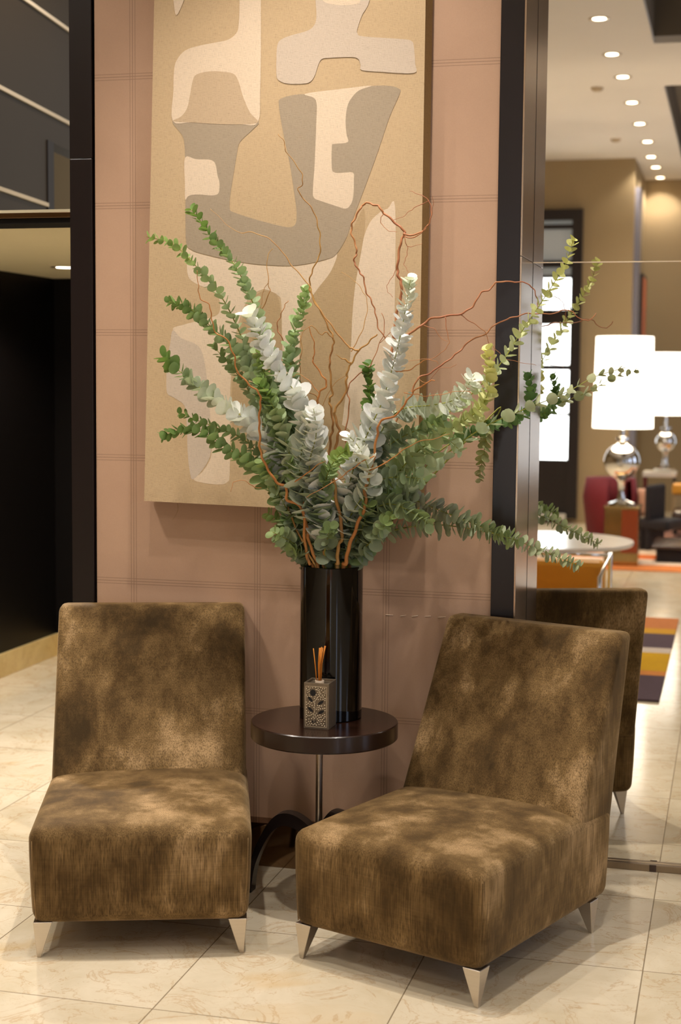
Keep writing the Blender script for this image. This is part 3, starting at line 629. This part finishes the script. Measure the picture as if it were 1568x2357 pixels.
# short sprigs packed round the mouth of the vase
fill = [((615, 1180), .21), ((628, 1225), .2), ((622, 1105), .22), ((650, 1250), .19), ((605, 1060), .2), ((668, 1060), .22), ((690, 1000), .2), ((655, 1165), .25), ((668, 1262), .2),
        ((722, 1075), .24), ((760, 1130), .24), ((800, 1130), .24), ((848, 1160), .22), ((868, 1215), .2), ((872, 1245), .18), ((838, 1255), .2), ((900, 1190), .22), ((735, 1180), .24), ((690, 1195), .24), ((760, 1215), .24), ((820, 1205), .22), ((905, 1120), .2), ((640, 1030), .2), ((595, 800), .2), ((600, 890), .2), ((820, 1080), .22), ((700, 1130), .3)]
ORD = ['leftmost', 'second', 'third', 'fourth', 'fifth', 'sixth', 'seventh', 'eighth', 'ninth', 'tenth', 'eleventh', 'twelfth', 'thirteenth', 'fourteenth', 'fifteenth', 'sixteenth', 'seventeenth', 'eighteenth', 'nineteenth', 'twentieth', 'twenty-first', 'twenty-second', 'twenty-third', 'twenty-fourth', 'twenty-fifth', 'twenty-sixth', 'rightmost']
fill.sort()
for i, ((tx, ty), _) in enumerate(fill):
    bx = 762+(tx-762)*.28+rnd.uniform(-10, 10); bx = max(700, min(822, bx))
    mx = (bx*.5+tx*.5)+rnd.uniform(-14, 14)
    yy = rnd.uniform(4.30, 4.56); c = rnd.uniform(.75, 1.2)
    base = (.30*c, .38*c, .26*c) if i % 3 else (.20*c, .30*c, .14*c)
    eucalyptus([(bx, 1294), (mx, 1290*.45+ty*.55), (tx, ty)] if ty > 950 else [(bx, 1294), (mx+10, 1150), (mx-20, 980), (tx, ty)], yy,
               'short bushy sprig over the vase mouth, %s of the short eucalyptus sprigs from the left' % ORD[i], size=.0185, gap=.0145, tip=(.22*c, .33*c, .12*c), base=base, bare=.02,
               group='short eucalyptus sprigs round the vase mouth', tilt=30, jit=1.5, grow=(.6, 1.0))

def willow(px, y0, y1, r0, r1, label, mat='willow', side=(), mouth=False, wig=.0016):
    t = thing('willow_twig', (VC.x, VC.y, ZT+.03), 0, label, 'twig', 'curly willow twigs'); org = Vector(t.location)
    P = path3(px, y0, y1)
    if mouth:
        q_ = inmouth(P[0], .07); P = [Vector((VC.x+(q_.x-VC.x)*.6, VC.y+(q_.y-VC.y)*.6, ZT+.1)), q_]+P
    S = [Vector(p) for p in catmull(P, 8)]
    S = [p+Vector((wig*math.sin(i*.9), wig*math.cos(i*.7), wig*math.sin(i*.55+1))) for i, p in enumerate(S)]
    tube('stem', [p-org for p in S], r0, r1, M[mat], t, 8)
    for q, ya, yb, ra in side:
        S2 = [Vector(p)+Vector((wig*.7*math.sin(i*1.1), 0, wig*.7*math.cos(i*.8))) for i, p in enumerate(catmull(path3(q, ya, yb), 7))]
        tube('side_shoot', [p-org for p in S2], ra, .0006, M[mat], t, 6)
    return t
m = True
willow([(745, 1292), (752, 1150), (757, 1060), (762, 1005), (767, 982), (763, 944), (758, 921), (765, 906), (760, 856), (760, 825), (767, 795), (767, 776), (754, 749), (735, 710), (716, 676), (713, 650), (720, 620), (735, 590), (737, 550), (730, 510), (715, 475), (686, 440), (697, 420), (690, 390), (659, 350), (655, 330), (640, 307)], 4.42, 4.30, .0042, .0009, 'tallest curly willow twig, its tip highest over the grey painted shape', 'willow', [([(767, 780), (752, 765), (738, 770), (722, 752), (710, 753), (695, 770), (690, 800)], 4.34, 4.3, .0018)], m)
willow([(777, 1296), (779, 1258), (788, 1227), (775, 1150), (768, 1097), (770, 1060), (775, 1017), (781, 990), (771, 959), (773, 940), (794, 909), (798, 875), (800, 856), (811, 833), (827, 806), (850, 787), (869, 768)], 4.40, 4.30, .0062, .002, 'thick golden willow stem in the middle with a cut stub', 'willow', [([(810, 838), (795, 828), (784, 824), (773, 815)], 4.32, 4.29, .0034), ([(827, 807), (812, 803), (800, 795), (775, 765), (745, 725), (722, 692), (712, 657), (675, 615), (650, 580), (620, 550), (580, 535), (550, 535), (520, 515), (485, 480)], 4.31, 4.36, .0030), ([(808, 810), (819, 791), (838, 749), (846, 699), (834, 668), (811, 642), (785, 626)], 4.31, 4.36, .0016)], m)
willow([(804, 1292), (812, 1220), (835, 1150), (850, 1090), (866, 1010), (880, 960), (898, 850), (905, 787), (912, 730), (922, 692), (924, 652), (916, 633), (916, 605), (922, 561), (930, 541), (930, 532), (912, 514), (885, 492), (873, 476), (857, 470), (840, 468), (829, 482), (813, 510), (809, 534), (819, 565), (821, 585), (815, 601), (825, 621), (837, 640), (843, 672), (857, 696), (865, 723), (873, 759), (893, 783)], 4.46, 4.50, .0052, .0018, 'red brown willow branch bent over in a tall loop right of centre', 'redwillow', [([(930, 540), (956, 540), (980, 526), (991, 506), (993, 482), (985, 459), (964, 447), (944, 440)], 4.48, 4.5, .003), ([(930, 545), (955, 546), (975, 530), (990, 508), (997, 475), (996, 450)], 4.47, 4.44, .002), ([(988, 462), (960, 475), (945, 485), (925, 500), (905, 506)], 4.5, 4.5, .0012), ([(930, 545), (938, 570), (936, 590), (930, 608), (940, 625), (945, 640)], 4.5, 4.47, .0013), ([(938, 568), (955, 566), (972, 560)], 4.48, 4.5, .001), ([(884, 490), (876, 505), (882, 520), (897, 532), (915, 533)], 4.5, 4.48, .0014), ([(918, 605), (905, 635), (892, 655), (893, 672), (905, 683)], 4.5, 4.47, .0012)], m)
willow([(860, 1050), (880, 940), (900, 850), (925, 775), (938, 772), (964, 753), (995, 733), (1026, 728), (1060, 722), (1087, 707), (1106, 676), (1129, 665), (1144, 649), (1171, 649), (1194, 649), (1217, 654), (1231, 671), (1238, 694), (1237, 717)], 4.46, 4.60, .0044, .0013, 'long reddish willow branch sweeping right across the dark post', 'redwillow', [([(1062, 726), (1091, 745), (1117, 764), (1125, 787), (1144, 806), (1163, 825), (1194, 833), (1235, 841)], 4.55, 4.6, .0014), ([(976, 750), (999, 757), (1018, 781), (1033, 785)], 4.5, 4.5, .0013), ([(1025, 730), (1030, 768), (1034, 790), (1018, 810), (995, 825), (965, 827), (930, 835)], 4.52, 4.5, .0014)])
willow([(870, 1040), (905, 980), (945, 906), (964, 871), (995, 856), (1026, 833), (1052, 814), (1079, 787), (1117, 768), (1144, 745), (1171, 734), (1197, 726), (1220, 721), (1249, 723), (1280, 720), (1303, 713), (1320, 720), (1340, 736), (1358, 736), (1374, 721)], 4.48, 4.66, .003, .0012, 'thin reddish willow twig ending farthest right in front of the mirror', 'redwillow', [([(960, 870), (985, 880), (1010, 850), (1040, 845), (1052, 838)], 4.5, 4.48, .001)])
willow([(796, 1296), (804, 1258), (823, 1208), (842, 1162), (840, 1128), (853, 1086), (861, 1051), (869, 998), (876, 971), (915, 952), (941, 917), (957, 898), (985, 880), (1000, 875)], 4.40, 4.24, .0068, .0014, 'thick orange willow stem rising right from the vase mouth', 'orangewillow', [([(845, 1086), (890, 1064), (920, 1042), (960, 1018), (1000, 1010), (1035, 998)], 4.31, 4.25, .002), ([(862, 1050), (838, 1060), (810, 1080), (775, 1105), (740, 1125), (705, 1145)], 4.30, 4.24, .0022), ([(930, 905), (960, 908), (985, 912), (1030, 905), (1060, 900), (1090, 905)], 4.25, 4.27, .0013), ([(900, 852), (925, 855), (950, 848), (975, 830), (1000, 830), (1010, 838)], 4.30, 4.3, .0018)], m)
willow([(712, 1297), (702, 1250), (697, 1174), (662, 1150), (658, 1120), (635, 1108), (612, 1070), (600, 1040), (598, 1000), (597, 960), (600, 925), (595, 903), (571, 882), (546, 854), (539, 819), (522, 782), (497, 765), (487, 733), (483, 705), (460, 684), (457, 659), (453, 624)], 4.40, 4.20, .0052, .0009, 'orange willow stem curving out low on the left then climbing to the upper left', 'orangewillow', [([(657, 1118), (690, 1102), (725, 1075), (750, 1060)], 4.36, 4.2, .0026), ([(602, 1124), (581, 1119), (564, 1107), (539, 1109), (532, 1131)], 4.34, 4.3, .0012)], m)
willow([(731, 1298), (712, 1250), (706, 1208), (700, 1165), (712, 1120), (722, 1060), (735, 1000), (731, 940), (735, 906), (752, 886), (742, 864), (721, 833), (723, 818), (723, 787), (710, 753)], 4.41, 4.30, .0058, .0012, 'orange brown willow stem left of the middle with a forked dark top', 'orangewillow', [([(735, 906), (715, 880), (690, 862), (672, 868)], 4.32, 4.32, .0016)], m)
willow([(722, 1296), (690, 1235), (668, 1180), (655, 1130), (640, 1040), (645, 960), (655, 900), (640, 860), (620, 830), (602, 780), (600, 720), (620, 677), (618, 649), (615, 596), (627, 573)], 4.40, 4.48, .0036, .0009, 'slim willow twig standing up left of centre beside the cream shape', 'willow', [([(618, 650), (607, 668), (602, 700), (600, 730)], 4.46, 4.45, .001)], m)
willow([(745, 1290), (735, 1150), (715, 1020), (692, 935), (675, 850), (652, 786), (638, 754), (645, 730), (655, 705), (664, 691)], 4.42, 4.45, .0034, .0010, 'willow twig behind the silver leaves with a hooked end left of centre', 'redwillow', [], m)
willow([(760, 1290), (775, 1180), (800, 1080), (795, 1000), (805, 930), (800, 900), (815, 870), (850, 845), (870, 800), (885, 760), (880, 720)], 4.48, 4.5, .003, .001, 'dark thin willow twig behind the tall silvery eucalyptus', 'redwillow', [([(875, 790), (905, 760), (925, 757), (905, 745)], 4.5, 4.48, .001)], m)
willow([(755, 1290), (700, 1150), (690, 1060), (715, 990), (735, 950), (730, 915), (700, 895), (690, 850), (695, 800), (690, 770)], 4.46, 4.46, .003, .001, 'thin willow twig low in the centre against the olive painted blob', 'willow', [([(735, 950), (765, 890), (800, 860)], 4.46, 4.48, .0012)], m)

# ------------------------------------------------------------------ ceiling fittings
def downlight(p, label, group, power=0, target=None):
    t = thing('ceiling_downlight', p, 0, label, 'ceiling light', group)
    lathe('ring', [(.045, -.001), (.07, -.004), (.074, -.0005), (.074, 0), (.045, 0)], M['ring'], t, 24)
    lathe('lens', [(0, -.0025), (.045, -.0025), (.0455, 0), (0, 0)], M['lens'], t, 24)
    return t
first = None
names_ = ['nearest', 'second', 'third', 'fourth', 'fifth', 'sixth', 'seventh', 'eighth', 'farthest']
for i, q in enumerate([(1380, 43), (1409, 125), (1434, 177), (1455, 236), (1473, 285), (1491, 326), (1499, 361), (1510, 385), (1520, 409)]):
    p = back(onZ(*q, CEIL)); lb = '%s round downlight of the ceiling row reflected in the mirror' % names_[i]
    if first is None: first = o = downlight(p, lb, 'recessed downlights in the lobby ceiling')
    else: o = copy_tree(first); o.location = p; o['label'] = lb
    s_ = spot((p.x, p.y, CEIL-.02), (p.x, p.y, 0), 55, math.radians(120), .045); s_.parent = o; s_.matrix_parent_inverse = Matrix.Translation(-Vector(p))
for q in ((1375, 202), (1418, 320)):
    p = back(onZ(*q, CEIL)); tag(lathe('smoke_detector', [(0, -.03), (.03, -.03), (.05, -.012), (.052, 0), (0, 0)], M['detector'], None, 24, p), 'small beige ceiling detector left of the downlights, %s' % ('nearer' if q[1] < 250 else 'farther'), 'smoke detector')
pd = onZ(150, 615, ZS+.001)
o = copy_tree(first); o.location = pd; o['label'] = 'small downlight in the low passage ceiling at the left'; o['group'] = 'passage downlights'
for c in [x for x in bpy.data.objects if x.parent == o and x.type == 'LIGHT']: bpy.data.objects.remove(c)
s_ = spot((pd.x, pd.y, ZS-.02), (pd.x, pd.y, 0), 30, math.radians(130), .04); s_.parent = o; s_.matrix_parent_inverse = Matrix.Translation(-Vector(pd))
spot((-2.9, 5.6, ZS-.01), (-2.9, 5.6, 0), 230, math.radians(150), .05)  # unseen spot without fitting, turned up to brighten floor and soffit
spot((-3.0, 6.9, ZS-.01), (-3.0, 6.9, 0), 60, math.radians(150), .05)  # further unseen spot, added to brighten the passage floor
spot((-2.5, 6.3, 4.3), tuple(wp(s1+.6, 3.0, -.9)), 120, math.radians(120), .05)  # added spot without fitting, lights the recess behind the upper opening

# ------------------------------------------------------------------ the lounge behind the camera, seen in the mirror
YB = lambda yv: 2*YM-yv
# tall window in the front wall
yv = 17.1
def wx(x): return onY(x, 800, yv).x
def wz(y): return onY(1290, y, yv).z
w_ = struct(bpy.data.objects.new('window_1', None), 'tall dark framed window with bright panes reflected in the mirror'); COL.objects.link(w_); w_.location = (0, 0, 0)
fyy = YB(yv)
x0, x1 = wx(1180), wx(1337); xi = wx(1313)
bm = bmesh.new()
rows = [(497, 530), (618, 641), (713, 747), (840, 852), (950, 957), (1058, 1186)]
bm_box(bm, (x0, fyy, wz(1192)), (x1, fyy+.02, wz(1058)))
for a, b in ((483, 508), (518, 528), (600, 616), (634, 641), (713, 747), (840, 852), (950, 957)): bm_box(bm, (x0, fyy+.02, wz(b)), (xi, fyy+.07, wz(a)))
bm_box(bm, (xi, fyy, wz(1192)), (x1, fyy+.07, wz(483))); bm_box(bm, (x0-.08, fyy, wz(1192)), (x0, fyy+.07, wz(483)))
from_bm('window_frame', bm, M['frame'], w_)
for a, b, mt in ((508, 518, 'dimpane'), (528, 600, 'dimpane'), (616, 634, 'dimpane'), (641, 713, 'day'), (747, 840, 'day'), (852, 950, 'day'), (957, 1058, 'day')):
    box('pane', (x0, fyy+.005, wz(b)), (xi, fyy+.012, wz(a)), M[mt], w_)
box('reflection_bar', (x0, fyy+.02, wz(1194)), (xi, fyy+.12, wz(1181)), M['white'], w_)  # white bar modelled for the window's reflection below the panes
w2 = struct(bpy.data.objects.new('window_2', None), 'unseen window added in the front wall for the steel reveal to reflect'); COL.objects.link(w2)  # unseen window, added so the steel reveal has something bright to reflect
box('window_frame', (.35, fy2, .35), (2.1, fy2+.04, 2.9), M['frame'], w2)
for i in range(2):
    for j in range(3): box('pane', (.43+i*.83, fy2+.04, .43+j*.82), (.43+i*.83+.76, fy2+.05, .43+j*.82+.75), M['dimday'], w2)
struct(box('wall_left_lobby', (-7.1, -9.6, 0), (-7, 5.0, CEIL), M['tanwall']))
struct(box('wall_back_left', (-7, WALL_Y, 0), (-4.6, WALL_Y+.1, CEIL), M['tanwall']))
wr = struct(box('wall_right', (4.5, -9.6, 0), (4.6, 5.2, CEIL), M['tanwall']))
for k, (ya, yb) in enumerate(((3.0, 3.8), (-.6, .5), (-4.2, -3.1))):
    w3 = struct(bpy.data.objects.new('window_%d' % (k+3), None), 'tall street window in the right wall'); COL.objects.link(w3)
    box('window_frame', (4.44, ya-.08, .5), (4.5, yb+.08, 2.9), M['frame'], w3)
    for j in range(3): box('pane', (4.425, ya, .6+j*.76), (4.438, yb, .6+j*.76+.70), M['day2'], w3)
# trim and framed picture at the corner of the recess
yr = 17.3
xa = xc
struct(box('trim_8', (xa, YB(17.6), 0), (xa+.05, YB(17.2), CEIL-.3), M['greyblue']))
pt = thing('framed_picture', (xa+.05, YB(18.0), onY(1475, 775, 18).z-.3), 0, 'narrow orange picture in a dark frame on the recess corner', 'picture')
box('frame', (0, -.35, 0), (.03, .35, 1.0), M['frame'], pt); box('picture', (.03, -.31, .04), (.036, .31, .96), M['painting'], pt)
# table lamps
def lamp(px_ball, rb, shade_px, yv, base_z, label, grp):
    c = onY(*px_ball, yv); k = yv/FPX*1.03
    t = thing('table_lamp', back((c.x, yv, base_z)), 0, label, 'lamp', grp)
    zb = c.z-base_z; (xl, xr, yt, yb, tp) = shade_px
    z_top = onY(px_ball[0], yt, yv).z-base_z; z_bot = onY(px_ball[0], yb, yv).z-base_z; R2 = (xr-xl)/2*k; R1 = R2*tp
    prof = [(0, 0), (.11, 0), (.115, .02), (.04, .045), (.025, .09), (.03, max(.1, zb-rb*1.15))]
    for i in range(13):
        a = -PI/2+.35+i*(PI-.7)/12; prof.append((rb*math.cos(a), zb+rb*math.sin(a)))
    prof += [(.03, zb+rb*1.12), (.055, zb+rb*1.2), (.055, zb+rb*1.35), (.02, zb+rb*1.38), (.012, z_bot+.1), (0, z_bot+.1)]
    lathe('lamp_base', prof, M['chrome'], t, 48)
    lathe('lamp_shade', [(R2, z_bot), (R1, z_top), (R1-.006, z_top), (R2-.006, z_bot), (R2, z_bot)], M['shade'], t, 64)
    l = bpy.data.lights.new('bulb', 'POINT'); l.energy = 40; l.color = (1, .84, .62); l.shadow_soft_size = .06
    o = bpy.data.objects.new('bulb', l); COL.objects.link(o); o.parent = t; o.location = (0, 0, (z_top+z_bot)/2); return t
yl = 13.34
ped_h = onY(1430, 1162, yl).z
lamp((1432, 1062), .155, (1370, 1502, 775, 985, .94), yl, ped_h, 'large table lamp with a white drum shade and mirrored ball base on a pedestal', 'table lamps with mirrored ball bases')
lamp((1532, 1016), .11, (1490, 1574, 812, 955, .94), 16.4, onY(1520, 1082, 16.4).z, 'smaller farther table lamp with a mirrored ball base, right of the large lamp', 'table lamps with mirrored ball bases')
p = onZ(1430, 1302); hw = .145
t = thing('pedestal', back((p.x, yl, 0)), 0, 'square mirrored and copper pedestal under the large lamp', 'pedestal')
box('body', (-hw, -hw, 0), (hw, hw, ped_h-.02), M['smoked'], t, .004)
box('copper_panel', (.0, hw, .12), (hw-.005, hw+.004, ped_h-.03), M['copper'], t)
box('top', (-hw-.01, -hw-.01, ped_h-.02), (hw+.01, hw+.01, ped_h), M['smoked'], t, .004)
# console under the farther lamp
c = onY(1520, 1085, 16.4)
t = thing('console_table', back((c.x, 16.4, 0)), 0, 'white topped console table under the farther lamp', 'table')
box('top', (-.17, -.2, c.z-.05), (.17, .2, c.z), M['white'], t, .004)
for sx in (-1, 1):
    for sy in (-1, 1): box('leg', (sx*.15-.012, sy*.18-.012, 0), (sx*.15+.012, sy*.18+.012, c.z-.05), M['chrome'], t)
# crimson barrel chair behind the pedestal
p = onY(1405, 1170, 14.6)
def barrel(pos, R, h, label):
    t = thing('barrel_chair', pos, 0, label, 'armchair')
    vs, fs = [], []; n = 40
    for i in range(n+1):
        a = math.radians(-200+220*i/n) if False else math.radians(30+300*i/n)
        for r, z in ((R*.8, .1), (R, h*.75), (R*.93, h), (R*.72, h*.97), (R*.66, .35)):
            vs.append((r*math.cos(a), r*math.sin(a), z))
    for i in range(n):
        for k in range(4): fs.append((i*5+k, i*5+k+1, (i+1)*5+k+1, (i+1)*5+k))
    o = mesh_obj('shell', vs, fs, M['red'], t, True)
    sm = o.modifiers.new('thick', 'SOLIDIFY'); sm.thickness = .02
    lathe('seat', [(0, .15), (R*.66, .15), (R*.7, .36), (R*.6, .42), (0, .43)], M['red'], t, 40)
    return t
ht = onY(1400, 1103, 14.6).z
b_ = barrel(back((p.x, 14.6, 0)), .24, ht, 'crimson rounded chair partly hidden by the lamp pedestal'); b_.rotation_euler = (0, 0, math.radians(60))
# chair and pink cushion standing in for an unclear dark shape
p = onZ(1500, 1262)
t = thing('side_chair', back((p.x, p.y-.1, 0)), math.radians(20), 'dark chair with a pale pink cushion, standing in for a blurred shape behind the lamp pedestal', 'chair')
bm = bmesh.new(); bm_box(bm, (-.06, -.2, .0), (.0, .2, .2), .02); bm_box(bm, (-.10, -.2, .2), (.25, .2, .3), .03); bm_box(bm, (.0, -.2, .0), (.06, .2, .62), .03)
from_bm('frame', bm, M['charcoal'], t)
bm = rbox((.2, .1, .26), .045, 8); o = from_bm('cushion', bm, M['pink'], t, True); o.location = (-.10, -.08, .31)
# brown chest / coffee table with a box at the right edge
p = onZ(1500, 1300)
t = thing('ottoman', back((p.x+.35, 13.9, 0)), 0, 'dark brown slatted low table at the right edge of the reflection', 'table')
box('base', (-.32, -.35, .0), (.4, .35, .13), M['charcoal'], t, .01); box('top', (-.36, -.4, .13), (.44, .4, .16), M['brown'], t, .01)
t = thing('wicker_armchair', back((onY(1570, 1180, 15.2).x+.25, 16.1, 0)), 0, 'tan woven armchair beyond the low table at the right edge', 'armchair')
zt_, zb_ = onY(1550, 1128, 15.2).z, .12
box('back', (-.38, -.08, zb_), (.5, .08, zt_), M['tanwall'], t, .04); box('top_rail', (-.38, -.1, zt_-.1), (.5, .1, zt_+.005), M['orange'], t, .02); box('seat', (-.36, .0, .1), (.5, .6, .3), M['brown'], t, .04)
for sx in (-.34, .45): box('leg', (sx-.02, .0, 0), (sx+.02, .04, .13), M['charcoal'], t)
# ochre armchair with chrome frame just beyond the dark reflected chair
yo = 8.6
ztop, zarm = onY(1320, 1288, yo).z, onY(1320, 1355, yo).z
xr_ = onY(1402, 1300, yo).x; xl_ = xr_-.75
t = thing('leather_armchair', back((xr_, yo, 0)), 0, 'ochre leather armchair with chrome frame reflected above the velvet chair', 'armchair')
box('back', (-.75, -.05-.02, .36), (-.02, .05, ztop), M['orange'], t, .03)
box('seat', (-.73, .05, .30), (-.03, .62, zarm-.02), M['orange'], t, .04)
for sx in (-.77, 0):
    tube('frame', [(sx, -.1, 0), (sx, -.1, ztop+.03), (sx, .6, ztop-.02), (sx, .6, 0)], .012, .012, M['chrome'], t, 10)
tube('frame', [(-.77, -.1, ztop+.02), (0, -.1, ztop+.02)], .01, .01, M['chrome'], t, 10)
# pale round table behind it
yq = 10.4; zq = onY(1310, 1275, yq).z
t = thing('lounge_table', back((onY(1250, 1240, 11).x, 11.3, 0)), 0, 'pale glossy round table beyond the ochre armchair', 'table')
lathe('tabletop', [(0, zq-.03), (.62, zq-.03), (.63, zq-.02), (.63, zq), (0, zq)], M['white'], t, 64)
lathe('pedestal', [(0, 0), (.25, 0), (.25, .02), (.05, .05), (.05, zq-.03), (0, zq-.03)], M['chrome'], t, 32)
# rugs
def rug(corners, bands, name, label):
    """corners: near-left, near-right, far-right, far-left on the floor (virtual); bands along the length"""
    tot = sum(b for b, _ in bands); acc = 0; vs, fs, mi, mats = [], [], [], []
    nl, nr, fr, fl = [back(c) for c in corners]
    for w, c in bands:
        a, b = acc/tot, (acc+w)/tot; acc += w; i = len(vs)
        for q, u in ((nl.lerp(fl, a), 0), (nr.lerp(fr, a), 0), (nr.lerp(fr, b), 0), (nl.lerp(fl, b), 0)): vs += [q+Vector((0, 0, .002)), q+Vector((0, 0, .012))]
        fs += [(i+1, i+7, i+5, i+3), (i, i+2, i+4, i+6), (i, i+1, i+3, i+2), (i+4, i+5, i+7, i+6), (i+2, i+3, i+5, i+4), (i, i+6, i+7, i+1)]
        mats.append(plain('rug_stripe', c, .95, spec=.1, var=.12, vscale=40)); mi += [len(mats)-1]*6
    return tag(mesh_obj(name, vs, fs, mats, None, mi=mi), label, 'rug')
nr, fr = onZ(1517, 1617), onZ(1563, 1428)
rug([(nr.x-1.5, nr.y, 0), nr, fr, (fr.x-1.5, fr.y, 0)], [(.64, (92, 76, 82)), (.13, (214, 140, 74)), (.57, (206, 160, 34)), (.17, (205, 190, 175)), (.52, (92, 76, 82)), (.2, (200, 150, 50)), (.46, (190, 120, 72))], 'striped_rug', 'striped rug in plum, mustard and orange on the marble floor, nearer of the two')
a, b = onZ(1350, 1312), onZ(1568, 1312)
rug([(a.x-.3, 12.95, 0), (b.x+1.5, 12.95, 0), (b.x+1.5, 16.6, 0), (a.x-.3, 16.6, 0)], [(.3, (210, 128, 72)), (.35, (222, 200, 180)), (.3, (205, 110, 60)), (.5, (220, 195, 170)), (.3, (205, 120, 70)), (.4, (222, 200, 180)), (.9, (150, 110, 95))], 'striped_rug', 'orange and cream striped rug under the far furniture')
